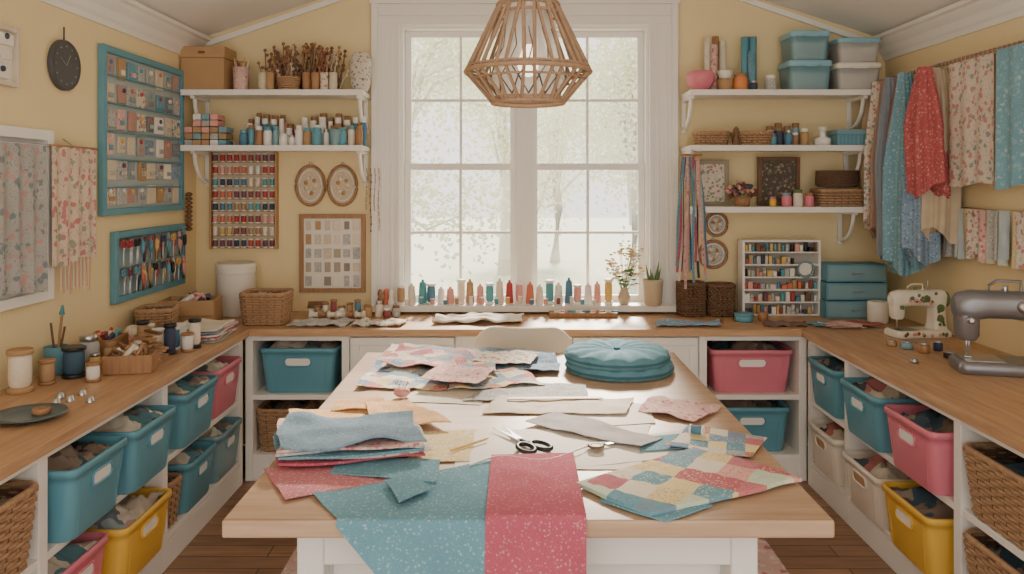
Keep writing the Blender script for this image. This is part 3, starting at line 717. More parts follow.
for rw_ in range(2):
    zt_ = 1.405 - rw_*.15; b.tube([(XL+.03, 4.07, zt_), (XL+.03, 4.83, zt_)], .004, METAL, 5)
    for i in range(20):
        y = 4.08 + i*.038 + R.uniform(-.012, .012); k = R.choice([0, 1, 2, 0]); m = R.choice([BLACK, BLACK, THR[9], THR[0], THR[3], DWOOD, THR[6], TEAL, THR[7]]); x = XL+.042+.014*(i % 2)
        b.tube([(XL+.03, y, zt_), (x, y, zt_+.004), (x, y, zt_-.02)], .002, METAL, 4)
        if k == 0:      # scissors, handles up
            for s_ in (-1, 1):
                b.tube([(x, y+s_*.014+.012*math.cos(t), zt_-.022+.017*math.sin(t)) for t in [q*2*PI/12 for q in range(12)]], .005, m, 5, True)
                b.tube([(x, y+s_*.010, zt_-.04), (x, y, zt_-.065), (x, y-s_*.006, zt_-.135)], [.004, .004, .0015], METAL, 4)
        elif k == 1:    # awl / marking tool
            b.lathe([(.003, 0), (.011, -.01), (.012, -.05), (.007, -.065), (.002, -.07), (.0015, -.13)], (x, y, zt_-.015), m, 8)
        else:           # looped skein with knot
            b.tube([(x, y, zt_), (x+.004, y+.014, zt_-.06), (x, y, zt_-.13), (x+.004, y-.014, zt_-.06)], .007, R.choice(THR), 6, True)
            b.lathe([(.010, -.01), (.014, 0), (.010, .01)], (x+.003, y, zt_-.035), R.choice(THR), 8)
b.done()
def wallcloth(name, y0, y1, z0, z1, mat, X=XL+.02, fold=.008, nf=4, sg=1, fr=0.0):
    b = B(name); ph = R.uniform(0, 6)
    b.grid(lambda u, v: (X + sg*(fold*math.sin(u*nf*2*PI+ph)*(.35+.65*v) + .004), y0+(y1-y0)*u + fr*math.sin(v*5+ph)*.01, z1-(z1-z0)*v - .012*math.sin(u*PI*2+ph)*v), 40, 14, mat, True, (-.002*sg, 0, 0))
    return b
b = wallcloth('floral_wall_hanging', 3.42, 3.78, 1.34, 1.86, floral((230, 206, 184), (204, 118, 116), (146, 158, 134), 26, .34), XL+.05)
b.tube([(XL+.05, 3.40, 1.862), (XL+.05, 3.80, 1.862)], .007, MWOOD, 6); b.tube([(XL+.002, 3.60, 1.90), (XL+.05, 3.60, 1.866)], .003, METAL, 5)
for k in range(16): y = 3.50+k*.016; b.tube([(XL+.05, y, 1.35), (XL+.05, y+R.uniform(-.01, .01), 1.24-R.uniform(0, .05))], .0025, [CREAM, THR[8]][k % 2], 4)
b.done()
b = B('bead_strip'); yy = lw(192, 200)[0]
for k in range(9): b.lathe([(.01, 0), (.022, .008), (.022, .018), (.01, .026)], (XL+.03, yy-.12, 1.40+k*.027), DWOOD, 10)
b.done()
lframe('white_panel_frame', 2.70, 3.48, 1.19, 1.93, WHITE, plain((214, 216, 216), .6), .045)
b = wallcloth('floral_panel_fabric', 2.78, 3.36, 1.25, 1.86, floral((182, 180, 174), (206, 150, 146), (116, 132, 142), 28, .34), XL+.055, .014, 6); b.tube([(XL+.05, 2.74, 1.862), (XL+.05, 3.42, 1.862)], .006, METAL, 6); b.done()
b = B('wall_clock'); cy, cz = 3.59, 2.235; r = .115
DK = plain((78, 78, 80), .5, 0, .15, 10, name='clock_dark'); NUM = plain((150, 146, 140), .5)
b.lathe([(r, 0), (r, .02), (r*.94, .028), (r*.9, .02)], (XL+.002, cy, cz), DK, 36, 'x', True, True)
for k in range(12):
    a = 2*PI*k/12; b.box((XL+.024, cy+r*.75*math.cos(a), cz+r*.75*math.sin(a)), (.003, .007, .007), NUM)
b.tube([(XL+.025, cy, cz), (XL+.025, cy+.03, cz+.05)], .002, NUM, 4); b.tube([(XL+.025, cy, cz), (XL+.025, cy-.05, cz+.03)], .0016, NUM, 4)
b.tube([(XL+.012, cy, cz+r), (XL+.012, cy, cz+r+.06)], .004, DK, 5); b.done()
lframe('framed_print', 2.95, 3.24, 2.09, 2.33, plain((214, 200, 180), .6), PAPER, .02, (2, 3, [GREYF, PAPER, CORK]))

# ------------------------------------------------------------------ right wall: rod + garments
RX = 2.29; RZ = 2.33
b = B('garment_rail'); b.tube([(RX, 2.9, RZ), (RX, 5.0, RZ)], .009, MWOOD, 10)
for y in (3.0, 4.97): b.tube([(RX, y, RZ), (XR-.01, y, RZ)], .007, METAL, 8); b.cyl((XR-.012, y, RZ), .022, .01, METAL, 12, 'x')
for i in range(44): y = 3.3 + i*.037; b.tube([(RX+.012*math.cos(t), y, RZ-.002+.014*math.sin(t)) for t in [k*2*PI/10 for k in range(10)]], .002, METAL, 4, True)
for y in (2.92, 4.98): b.lathe([(.009, -.02), (.02, -.01), (.02, .01), (.009, .02)], (RX, y, RZ), MWOOD, 10, 'y')
b.done()
def garment(y, zb, wb, mat, name='hanging_garment', dx=.0, top=RZ-.012, wt=.25, nf=5):
    b = B(name); ph = R.uniform(0, 6); N = 72; loops = []
    for j in range(17):
        t = j/16; z = top + (zb-top)*t
        w = wb*(wt + (1-wt)*min(1, t*2.2)**.6)*(1+.12*t); d = .045 + .06*min(1, t*2)
        l = []
        for i in range(N):
            a = 2*PI*i/N; k = 1 + .26*math.sin(a*nf+ph+.9*t)*min(1, t*2.4+.2) + .10*math.sin(a*nf*2.3+ph*2)
            l.append((RX + dx - .02 + d*.8*k*math.cos(a), y + w/2*k*math.sin(a) + .02*math.sin(t*3+ph), z - .045*math.sin(a*2+ph)*t))
        loops.append(l)
    b.loft(loops, mat, True, True)
    b.tube([(RX-.012+.0, y, RZ-.03), (RX-.014, y, RZ), (RX, y, RZ+.014), (RX+.012, y, RZ+.002)], .0025, METAL, 5)
    return b.done()
garment(4.90, 1.55, .12, fabric((194, 170, 142))); garment(4.82, 1.46, .12, CREAMF, dx=-.03); garment(4.74, 1.40, .11, fabric((170, 134, 114)), dx=-.02); garment(4.67, 1.34, .11, PINKF, dx=.01)
garment(4.60, 1.30, .11, fabric((138, 148, 160)), dx=-.05); garment(4.53, 1.28, .11, fabric((150, 104, 96)), dx=-.02); garment(4.45, 1.22, .15, floral((118, 166, 182), (156, 192, 202), (194, 212, 210), 60, .28), dx=-.06)
garment(4.37, 1.27, .12, fabric((118, 156, 172)), dx=.0); garment(4.30, 1.30, .12, BLUEF, dx=-.03); garment(4.18, 1.66, .16, REDGAR, dx=-.07); garment(4.24, 1.42, .11, fabric((200, 180, 150)), dx=.03)
b = wallcloth('floral_fabric_length', 3.74, 4.12, 1.69, RZ-.01, floral((224, 208, 190), (198, 128, 124), (132, 150, 146), 28, .34), RX, .008, 3, -1); b.done()
b = wallcloth('tan_fabric_length', 3.64, 3.78, 1.80, RZ-.01, fabric((208, 174, 134)), RX+.02, .012, 2, -1); b.done()
b = wallcloth('teal_fabric_length', 3.30, 3.68, 1.68, RZ-.01, floral((124, 174, 192), (156, 196, 208), (196, 214, 216), 32, .3), RX-.02, .012, 3, -1); b.done()
b = wallcloth('pink_fabric_length', 2.98, 3.28, 1.68, RZ-.01, PINKF, RX-.0, .014, 3, -1); b.done()
b = B('swatch_garland'); b.tube([(XR-.03, 3.2, 1.575), (XR-.035, 3.8, 1.56), (XR-.03, 4.42, 1.575)], .005, MWOOD, 6)
for i in range(24):
    y = 3.24 + i*.050; m = [CREAMF, GREYF, YELF, PINKF, fabric((206, 216, 206)), CREAMF, fabric((210, 200, 180)), fabric((186, 200, 208))][(i*5) % 8]; ph = R.uniform(0, 6)
    xo = XR-.04-.008*(i % 2)
    b.grid(lambda u, v: (xo+.012*math.sin(u*PI*2+ph)*v, y+(u-.5)*.062*(1+.2*v), 1.565-v*.25*(1+.08*math.sin(ph))), 10, 8, m, True, (-.002, 0, 0))
b.done()

# ------------------------------------------------------------------ table textiles
def cloth(name, q, z, mat, th=.004, wr=.004, sc_=6, edge=.006, n=26):
    P = [Vector((*tp(*p, z), 0)) for p in q]; o = R.uniform(0, 90)
    b = B(name)
    def fn(u, v):
        p = (P[0]*(1-u)+P[1]*u)*(1-v) + (P[3]*(1-u)+P[2]*u)*v
        e = edge*noise.noise(Vector((p.x*9+o, p.y*9, 3))); e2 = edge*noise.noise(Vector((p.x*9, p.y*9+o, 7)))
        w = wr*(.5+.9*noise.noise(Vector((p.x*sc_+o, p.y*sc_, 0))) + .35*noise.noise(Vector((p.x*sc_*3, p.y*sc_*3+o, 2))))
        return (p.x+e, p.y+e2, z + th + max(0, w))
    b.grid(fn, n, n, mat, True, (0, 0, th*.9))
    return b.done()
Z = TOP + .0005
PW = lambda s, r: patch(PAL, s, r, 'z', 100)
cloth('paper_pattern_sheet', [(452, 470), (640, 470), (650, 425), (470, 432)], Z, PAPER, .001, .002)
cloth('paper_pattern_sheet', [(400, 402), (480, 405), (495, 388), (420, 386)], Z, CREAM, .001, .002)
cloth('paper_pattern_sheet', [(560, 470), (700, 455), (690, 430), (600, 440)], Z+.001, PAPER, .001, .002)
cloth('paper_pattern_sheet', [(548, 428), (655, 424), (648, 404), (560, 400)], Z, PAPER, .001, .003)
cloth('cream_fabric_piece', [(405, 463), (470, 462), (476, 430), (418, 434)], Z+.001, YELF, .002)
cloth('cream_fabric_piece', [(482, 414), (626, 416), (634, 400), (500, 398)], Z+.002, fabric((220, 208, 188)), .003, .012)
cloth('grey_fabric_piece', [(462, 402), (588, 400), (586, 385), (500, 383)], Z+.002, GREYF, .003, .010)
cloth('grey_fabric_piece', [(525, 424), (640, 450), (664, 440), (556, 415)], Z+.006, fabric((172, 166, 164)), .003, .012)
cloth('teal_cotton_piece', [(640, 452), (700, 450), (690, 434), (645, 438)], Z+.004, TEALF, .003)
cloth('pink_floral_piece', [(637, 412), (696, 424), (722, 410), (655, 398)], Z+.003, PINKF, .004, .016, 9)
cloth('patchwork_offcut', [(664, 450), (752, 458), (766, 440), (690, 428)], Z+.008, PW(18, .3), .004, .012)
cloth('patchwork_runner', [(355, 389), (446, 392), (470, 352), (392, 347)], Z, PW(15, .4), .004, .018, 9, .02)
cloth('patchwork_runner', [(440, 374), (560, 372), (556, 353), (430, 350)], Z+.012, BLUEF, .004, .016, 8, .02)
cloth('patchwork_runner', [(380, 366), (500, 374), (480, 351), (400, 348)], Z+.024, patch([(200, 136, 136), (128, 152, 176), (226, 190, 182), (156, 158, 168), (222, 206, 180), (206, 118, 122)], 18, -.3, 'z', 100), .004, .018, 9, .02)
cloth('patchwork_runner', [(448, 392), (545, 386), (520, 368), (452, 370)], Z+.006, PW(18, .9), .004, .018, 9, .02)
cloth('pink_floral_piece', [(420, 380), (478, 386), (494, 371), (440, 366)], Z+.040, PINKF, .003, .012, 9)
cloth('cream_fabric_piece', [(470, 362), (530, 366), (540, 354), (486, 352)], Z+.036, CREAMF, .003, .012, 9)
cloth('orange_fabric', [(290, 432), (405, 437), (398, 412), (288, 411)], Z, ORANGEF, .004, .012)
cloth('orange_fabric', [(375, 432), (452, 426), (410, 403), (365, 404)], Z+.015, ORANGEF, .004, .016)
cloth('yellow_print_piece', [(330, 412), (392, 410), (380, 401), (336, 402)], Z+.010, ORANGEF, .004, .012)
cloth('pink_cotton_piece', [(284, 502), (392, 482), (372, 462), (264, 470)], Z, floral((216, 128, 138), (232, 184, 182), (238, 212, 204), 90, .26), .004, .006)
cloth('teal_cotton_piece', [(330, 474), (436, 484), (440, 462), (345, 458)], Z+.007, TEALF, .004, .006)
cloth('teal_fabric_strip', [(398, 504), (434, 489), (408, 474), (386, 482)], Z+.016, TEALF, .003, .005)
b = B('folded_fabric_stack'); zz = TOP+.019
for k, (m, o) in enumerate(((REDF, 0), (CREAMF, .01), (TEALF, -.01), (GREYF, .012), (PINKF, -.005), (floral((126, 156, 178), (150, 176, 194), (108, 136, 162), 80, .3), .0))):
    P = [Vector((*tp(*p), 0)) for p in ((276, 474), (424, 464), (410, 436), (284, 438))]; ph = R.uniform(0, 9); th = .009
    def fn(u, v, z=zz, P=P, o=o, ph=ph, k=k):
        p = (P[0]*(1-u)+P[1]*u)*(1-v) + (P[3]*(1-u)+P[2]*u)*v
        top = k == 5
        return (p.x+o+.014*math.sin(v*5+ph)*(1-.3*u), p.y+.014*math.sin(u*6+ph)+o, z+.009+(.026 if top else .0025)*max(-.2, noise.noise(Vector((p.x*7+ph, p.y*9, k)))))
    b.grid(fn, 30, 22, m, True, (0, 0, .007)); zz += th
b.done()
def draped(name, BL, BR, FL, FR, DL, DR, zl, mat, z=Z, wav=.006):
    b = B(name); o = R.uniform(0, 9)
    def fn(u, v):
        s = Vector(BL).lerp(Vector(BR), u); e = Vector(FL).lerp(Vector(FR), u); d = DL + (DR-DL)*u
        if v < .5:
            p = s.lerp(e, v/.5); return (p.x, p.y, z+.005+.010*max(0, noise.noise(Vector((p.x*8+o, p.y*8, 0)))))
        if v < .6:
            t = (v-.5)/.1*PI/2; return (e.x, TY0 - .012*math.sin(t), z+.005 - .014*(1-math.cos(t)))
        t = (v-.6)/.4; return (e.x + (d-e.x)*t, TY0-.012 - wav*(1+math.sin(u*11+o))*t - .002, z-.009 - (TOP-zl)*t)
    b.grid(fn, 40, 50, mat, True, (0, -.0015, .0015)); return b.done()
draped('teal_cotton_length', (-.53, 2.09), (-.04, 2.36), (-.43, TY0), (-.055, TY0), -.12, -.05, .50, TEALF)
draped('raspberry_cotton_length', (-.062, 2.36), (.185, 2.38), (-.065, TY0), (.182, TY0), -.07, .18, .48, REDF, Z+.012)
QM = patch([(112, 162, 180), (214, 128, 136), (238, 214, 152), (236, 226, 206), (202, 108, 118), (236, 176, 166), (132, 172, 192), (204, 218, 194)], 11.5, .62, 'z', 95, 'quilt_patches')
cloth('teal_cotton_piece', [(600, 503), (664, 523), (712, 508), (612, 478)], Z+.001, TEALF, .005, .004)
b = B('patchwork_quilt'); P = [Vector((*tp(*p), 0)) for p in ((650, 520), (802, 485), (694, 453), (576, 489))]
def qf(u, v):
    p = (P[0]*(1-u)+P[1]*u)*(1-v) + (P[3]*(1-u)+P[2]*u)*v
    e = .008*noise.noise(Vector((p.x*6, p.y*6, 3)))
    return (p.x+e, p.y+e, Z+.018+.004*abs(math.sin(u*8*PI))*abs(math.sin(v*6*PI)) + .014*max(0, noise.noise(Vector((p.x*5, p.y*5, 0)))))
b.grid(qf, 64, 48, QM, True, (0, 0, .011)); b.done()
b = B('round_quilted_cushion'); cx, cy = .475, 3.50
QC = plain((92, 144, 162), .9, 0, .22, 30, .6, 120, 'quilted_teal'); QC2 = plain((60, 108, 126), .9, 0, .15, 30, .4, 120, 'quilted_teal_edge')
for k in range(2):
    r = .235 - .006*k; z0 = TOP+.002+k*.045; loops = []; N = 96
    for rad, h in ((.90, .0), (.985, .006), (1.0, .02), (.985, .034), (.93, .042), (.7, .052), (.45, .054), (.2, .050), (.03, .042)):
        l = []
        for i in range(N):
            a = 2*PI*i/N; pf = .012*abs(math.sin(a*6+k+rad*1.5))*min(1, 2*rad)*(1 if h > .03 else 0)
            rr_ = r*rad*(1+.016*abs(math.sin(a*6+k)))
            l.append((cx+rr_*math.cos(a)-.01*k, cy+rr_*math.sin(a), z0+h+pf-.003))
        loops.append(l)
    b.loft(loops, QC)
    b.tube([(cx-.01*k+r*1.0*math.cos(2*PI*i/60), cy+r*1.0*math.sin(2*PI*i/60), z0+.02) for i in range(60)], .006, QC2, 6, True)
b.cyl((cx-.01, cy, TOP+.092), .014, .01, QC2, 14); b.done()
def scissors(name, px_, py_, ang, k=1.0, hm=BLACK):
    x, y = tp(px_, py_); b = B(name, (x, y, TOP+.012), ang, k)
    for s in (-1, 1):
        b.L = Matrix.Rotation(s*.13, 4, 'Z')
        b.add([(0, -.009, 0), (.13, 0, 0), (0, .007, 0), (-.02, 0, 0), (0, -.009, .003), (.13, 0, .002), (0, .007, .003), (-.02, 0, .003)], [(0,3,2,1),(4,5,6,7),(0,1,5,4),(1,2,6,5),(2,3,7,6),(3,0,4,7)], METAL)
        b.tube([(-.01, 0, .002), (-.04, s*.004, .003)], .006, hm, 6)
        b.tube([(-.075+.036*math.cos(t), -s*.012+.020*math.sin(t), .004) for t in [i*2*PI/18 for i in range(18)]], .006, hm, 7, True)
    b.L = Matrix(); b.cyl((0, 0, -.002), .006, .009, METAL, 10); b.done()
scissors('dressmaking_scissors', 520, 444, math.radians(118), 1.2)
scissors('small_snips', 606, 448, math.radians(30), .55, BLACK)
b = B('wooden_button', (*tp(596, 452), TOP+.014)); b.lathe([(.02, 0), (.026, .003), (.026, .008), (.02, .01), (.014, .007)], (0, 0, 0), DWOOD, 18); b.done()
b = B('ruler', (*tp(555, 403), TOP+.018), .03); b.box((0, 0, .001), (.36, .028, .003), MWOOD); b.done(.001, 1)
b = B('tape_measure', (0, 0, 0)); pts = [tp(470+i*9, 470-5*math.sin(i*.55)-i*1.2) for i in range(16)]
b.tube([(p[0], p[1], TOP+.014) for p in pts], .004, WHITE, 4); b.done()
b = B('pencil', (*tp(470, 448), TOP+.008), .8); b.tube([(-.08, 0, .004), (.07, 0, .004), (.085, 0, .004)], [.004, .004, .0005], THR[6], 6); b.done()
b = B('thread_spool', (*tp(690, 440), TOP+.02)); b.L = Matrix.Rotation(PI/2, 4, 'Y') @ Matrix.Rotation(.5, 4, 'X'); spool(b, -.016, 0, 0, .016, .045, THR[3], WHITE); b.L = Matrix(); b.done()
b = B('pin_cushion', (*tp(402, 398), TOP+.008)); b.lathe([(.02, 0), (.032, .01), (.03, .024), (.015, .032), (.003, .03)], (0, 0, 0), THR[8], 16)
for i in range(10): a = i*.63; b.tube([(.01*math.cos(a), .01*math.sin(a), .028), (.024*math.cos(a), .024*math.sin(a), .05)], .001, METAL, 4); b.lathe([(.001, -.003), (.003, 0), (.001, .003)], (.024*math.cos(a), .024*math.sin(a), .05), THR[i % 12], 6)
b.done()

# ------------------------------------------------------------------ window sill threads
b = B('thread_spools'); px_ = 402; seq = [10,2,4,3,11,8,2,10,8,4,2,0,8,1,2,4,11,3,8,11,8,6]
for i, k in enumerate(seq):
    x = sx(px_+i*9.8+R.uniform(-1, 1), 5.04); h = R.uniform(.11, .18); r = R.uniform(.026, .031)
    (cone if i % 3 else spool)(b, x, 5.04+R.uniform(-.015, .02), .926, r, h, THR[k], *(() if i % 3 else (WHITE,)))
for i in range(16):
    x = sx(408+i*12.5, 4.985)+R.uniform(-.01, .01); spool(b, x, 4.997, .926, .0145, R.uniform(.035, .06), THR[[2,4,8,3,10,11,8,4,6,2,3,8,5,11,4,2][i]], WHITE)
b.done()
b = B('flower_vase', (sx(624, 5.03), 5.03, .926)); b.lathe([(.025, 0), (.035, .01), (.04, .05), (.028, .085), (.022, .1), (.03, .11), (.022, .11), (.02, .08)], (0, 0, 0), plain((196, 176, 150), .5), 18)
for i in range(22):
    a = R.uniform(0, 2*PI); r = R.uniform(.04, .12); h = R.uniform(.2, .36); ex, ey = r*math.cos(a), r*math.sin(a)*.4-.03
    b.tube([(0, 0, .06), (ex*.4, ey*.4, h*.6), (ex, ey, h)], .0016, GREEN, 4)
    for k in range(6):
        fx, fy, fz = ex+R.gauss(0, .016), ey+R.gauss(0, .01), h+R.gauss(0, .022)
        b.lathe([(.002, -.005), (.013, .002), (.008, .007), (.002, .006)], (fx, fy, fz), THR[2] if k % 3 else THR[6], 6)
    b.add([(ex*.5, ey*.5, h*.62), (ex*.5+.02, ey*.5, h*.66), (ex*.5+.045, ey*.5, h*.62), (ex*.5+.02, ey*.5+.005, h*.6)], [(0, 1, 2, 3)], GREEN)
b.done()
b = B('potted_snake_plant', (sx(653, 5.0), 5.0, .926)); b.lathe([(.045, 0), (.055, .01), (.062, .12), (.066, .16), (.058, .165), (.05, .14)], (0, 0, 0), plain((196, 178, 146), .7), 22)
for i in range(7):
    a = i*.9; ex, ey, h = .035*math.cos(a), .025*math.sin(a), R.uniform(.08, .16)
    b.tube([(ex*.4, ey*.4, .12), (ex, ey, .12+h*.5), (ex*1.4, ey*1.3, .12+h)], [.006, .009, .001], GREEN, 5)
b.done()
b = B('small_figurines', (sx(386, 5.03), 5.02, .926))
for i, m in enumerate((MWOOD, THR[1], CREAMP)): b.lathe([(.02, 0), (.022, .02), (.012, .05), (.018, .07), (.014, .09), (.003, .1)], (-.035+i*.035, (i % 2)*.02, 0), m, 12)
b.done()

# ------------------------------------------------------------------ back worktop items
def on(px, y, z=TOP): return ((px-CX)*y/F, y, z+.001)
b = B('white_drum_canister', on(236, 4.96)); b.lathe([(.10, 0), (.115, .01), (.12, .28), (.122, .30), (.125, .32), (.115, .33), (.10, .32)], (0, 0, 0), PAPER, 28); b.tube([(.122*math.cos(t), .122*math.sin(t), .27) for t in [i*2*PI/30 for i in range(30)]], .004, PAPER, 5, True); b.done()
basket(*on(267, 4.68)[:2], TOP, .26, .22, .18, 0, LSCRAP)
b = B('roof_trinket', on(318, 4.93)); b.bx(-.05, .05, -.03, .03, 0, .05, CREAMP); b.add([(-.06, -.035, .05), (.06, -.035, .05), (.06, .035, .05), (-.06, .035, .05), (-.06, 0, .09), (.06, 0, .09)], [(0,1,5,4),(2,3,4,5),(1,2,5),(3,0,4)], DWOOD); b.done()
b = B('wooden_spool_row', on(336, 4.80))
for i in range(6): 
    b.lathe([(.026, 0), (.026, .012), (.016, .016), (.016, .045), (.026, .05), (.026, .062)], (-.16+i*.055, 0, .027), [CREAMP, MWOOD, THR[2]][i % 3], 14, 'x')
for i in range(6): spool(b, -.13+i*.05, .07, 0, .022, .07+.02*(i % 3), THR[[10, 2, 5, 11, 10, 3][i]])
b.done()
b = B('notion_tins', on(384, 4.86))
for i, (xx, yy, r, h) in enumerate(((-.10, 0, .028, .08), (-.035, .02, .024, .1), (.02, -.01, .022, .06), (.07, .03, .026, .07))): jar(b, xx, yy, 0, r, h, [KRAFT, THR[2], THR[5], GREYF][i], [MWOOD, METAL, WHITE, DWOOD][i])
b.done()
def ctcloth(name, px0, px1, y0, y1, mat, z=TOP, th=.006, wr=.01):
    b = B(name); o = R.uniform(0, 90); xa, xb = (px0-CX)*y0/F, (px1-CX)*y0/F
    b.grid(lambda u, v: (xa+(xb-xa)*u+.02*noise.noise(Vector((v*3+o, u, 0)))+.03*v, y0+(y1-y0)*v+.02*noise.noise(Vector((u*3, o, v))), z+.001+th+max(0, wr*(.4+noise.noise(Vector((u*5+o, v*3, 1)))))), 26, 14, mat, True, (0, 0, th*.9)); b.done()
ctcloth('folded_linen', 288, 344, 4.54, 4.72, GREYF, TOP, .008, .02); ctcloth('folded_linen', 350, 400, 4.54, 4.70, CREAMF, TOP, .01, .02); ctcloth('white_cloth', 432, 520, 4.62, 4.84, PAPER, TOP, .012, .04)
ctcloth('blue_cotton_swatch', 656, 720, 4.54, 4.68, BLUEF, TOP, .006, .02)
ctcloth('dark_swatch', 765, 808, 4.54, 4.66, fabric((130, 104, 94)), TOP, .006, .015)
b = B('wooden_tray', on(575, 4.9)); b.bx(-.16, .26, -.04, .05, 0, .012, MWOOD); b.bx(-.16, .26, -.045, -.035, 0, .03, MWOOD); b.bx(-.16, .26, .045, .055, 0, .03, MWOOD)
for i in range(9): b.lathe([(.014, 0), (.012, .02), (.012, .03), (.014, .04)], (-.13+i*.045, .0, .026), THR[[2,8,4,11,3,8,10,2,4][i]], 10, 'x')
b.done(.002)
basket(*on(691, 4.95)[:2], TOP, .16, .14, .2, 0, DSCRAP, WICKD, 'seagrass_box', .97); basket(*on(720, 4.95)[:2], TOP, .16, .14, .19, 0, DSCRAP, WICKD, 'seagrass_box', .97)
b = B('round_tin', on(744, 4.74)); b.cyl((0, 0, 0), .055, .035, TEAL, 24); b.cyl((0, 0, .034), .057, .015, TEALP, 24); b.cyl((.12, .02, 0), .03, .05, MWOOD, 18); b.done()
b = B('notions_display_rack', on(779, 4.98)); w = .245; H = .46
b.bx(-w, w, .05, .06, 0, H, plain((186, 180, 170), .7)); b.bx(-w, -w+.015, -.05, .05, 0, H, WHITE); b.bx(w-.015, w, -.05, .05, 0, H, WHITE)
for r in range(6):
    z = r*H/6*1.02; b.bx(-w, w, -.05, .05, z, z+.008, WHITE)
    x = -w+.02
    while x < w-.03:
        rd = R.uniform(.007, .016); h = R.uniform(.025, .06); mt = R.choice(THR+[BLACK, METAL, DWOOD, KRAFT, GREYF, CORK, WHITE, PAPER, GREYF, CREAMF])
        if x > .08 and r in (3, 4): x += .02; continue
        if R.random() < .5: b.cyl((x+rd, -.02, z+.008), rd, h, mt, 10)
        else: b.box((x+rd, -.02, z+.008+h/2), (rd*2, .03, h), mt)
        x += 2*rd+.004
b.bx(-w, w, -.05, .06, H, H+.012, WHITE)
b.tube([(.15+.05*math.cos(t), -.055, .29+.05*math.sin(t)) for t in [i*2*PI/24 for i in range(24)]], .006, TEAL2, 6, True); b.cyl((.15, -.045, .29), .04, .006, PAPER, 20, 'y')
b.done()
b = B('teal_drawer_boxes', on(850, 4.93)) 
for k in range(3):
    z = k*.112; s = 1-.02*k; b.bx(-.19*s, .19*s, -.1, .1, z, z+.105, TEALP); b.bx(-.18*s, .18*s, -.108, -.1, z+.01, z+.095, TEAL2); b.tube([(-.03, -.108, z+.05), (-.03, -.122, z+.05), (.03, -.122, z+.05), (.03, -.108, z+.05)], .004, METAL, 5)
b.done(.004)
b = B('masking_tape_roll', on(878, 4.70)); b.lathe([(.055, 0), (.06, .005), (.06, .12), (.055, .125), (.02, .125), (.02, .02)], (0, 0, 0), PAPER, 24); b.done()

# ------------------------------------------------------------------ sewing machines
def sewing(name, loc, rz, k, body, acc, deco=None):
    b = B(name, loc, rz, k)
    L = lambda w, d, z, x=0, y=0, r=.03: [(p[0]+x, p[1]+y, z) for p in rr(w, d, r, 5)]
    b.loft([L(.42, .19, 0), L(.43, .2, .008), L(.43, .2, .035), L(.41, .18, .05), L(.40, .17, .052)], body)
    b.bx(-.19, -.04, -.075, .075, .052, .055, METAL)
    b.loft([L(.115, .15, .05, .145), L(.10, .125, .09, .15), L(.095, .115, .2, .15), L(.11, .12, .25, .15), L(.115, .125, .30, .15), L(.09, .10, .335, .15), L(.05, .06, .34, .15)], body)
    lo = []
    for x, w, h, zc in ((.19, .11, .11, .275), (.10, .125, .125, .275), (.0, .115, .115, .28), (-.09, .115, .115, .28), (-.15, .125, .125, .275), (-.20, .11, .11, .27), (-.215, .08, .08, .27)):
        lo.append([(x, p[0], zc+p[1]) for p in rr(w, h, .045, 6)])
    b.loft(lo, body)
    b.loft([L(.06, .075, .13, -.165, 0, .02), L(.085, .10, .15, -.165), L(.09, .105, .25, -.165)], body)
    b.cyl((-.165, 0, .075), .006, .07, METAL, 8); b.cyl((-.165, 0, .056), .002, .03, METAL, 6); b.bx(-.178, -.152, -.02, .012, .058, .063, METAL); b.cyl((-.15, .02, .07), .005, .07, METAL, 8)
    b.lathe([(.05, .0), (.058, .006), (.058, .02), (.045, .028), (.02, .03), (.02, .04)], (.20, 0, .265), acc, 24, 'x')
    b.lathe([(.028, 0), (.028, -.012), (.02, -.018)], (.14, -.058, .21), acc, 20, 'y'); b.lathe([(.022, 0), (.022, -.012), (.016, -.016)], (.14, -.058, .13), acc, 20, 'y')
    b.lathe([(.024, 0), (.024, -.014), (.012, -.018)], (.03, -.056, .28), acc, 18, 'y'); b.lathe([(.015, 0), (.015, -.016), (.008, -.02)], (-.165, -.055, .22), acc, 16, 'y')
    b.cyl((.08, 0, .32), .003, .09, METAL, 8); b.cyl((-.02, 0, .33), .012, .03, acc, 12); b.tube([(-.08, 0, .325), (-.08, 0, .36), (-.05, 0, .38), (.04, 0, .38), (.04, 0, .325)], .007, body, 6)
    if deco:
        for i in range(22): b.lathe([(.014, 0), (.010, -.003), (.003, -.005)], (R.uniform(-.1, .11), -.06, R.uniform(.24, .32)), R.choice(deco), 7, 'y')
        for i in range(12): b.lathe([(.014, 0), (.010, -.003), (.003, -.005)], (.15+R.uniform(-.03, .03), -.064, R.uniform(.08, .24)), R.choice(deco), 7, 'y')
        for i in range(12): b.lathe([(.014, 0), (.010, -.003), (.003, -.005)], (R.uniform(-.18, .18), -.1, R.uniform(.015, .035)), R.choice(deco), 7, 'y')
    b.done()
sewing('sewing_machine', (2.185, 3.46, TOP+.001), math.radians(-14), 1.05, SILVER, METAL)
sewing('vintage_sewing_machine', (2.20, 4.28, TOP+.001), math.radians(8), .74, CREAMP, GREEN, [GREEN, plain((110, 120, 104), .6), THR[8], DWOOD])
b = B('pin_tins')
for i, (p_, q_, m, r, h) in enumerate(((905, 348, TEAL2, .03, .04), (922, 352, MWOOD, .028, .05), (936, 350, THR[9], .022, .05), (948, 357, BLACK, .03, .03), (890, 345, THR[10], .025, .03), (912, 362, METAL, .02, .02))):
    x, y = tp(p_, q_); x = min(x, 2.33); jar(b, x, y-.02, TOP+.001, r, h, m, METAL)
b.done()
b = B('fabric_offcuts')
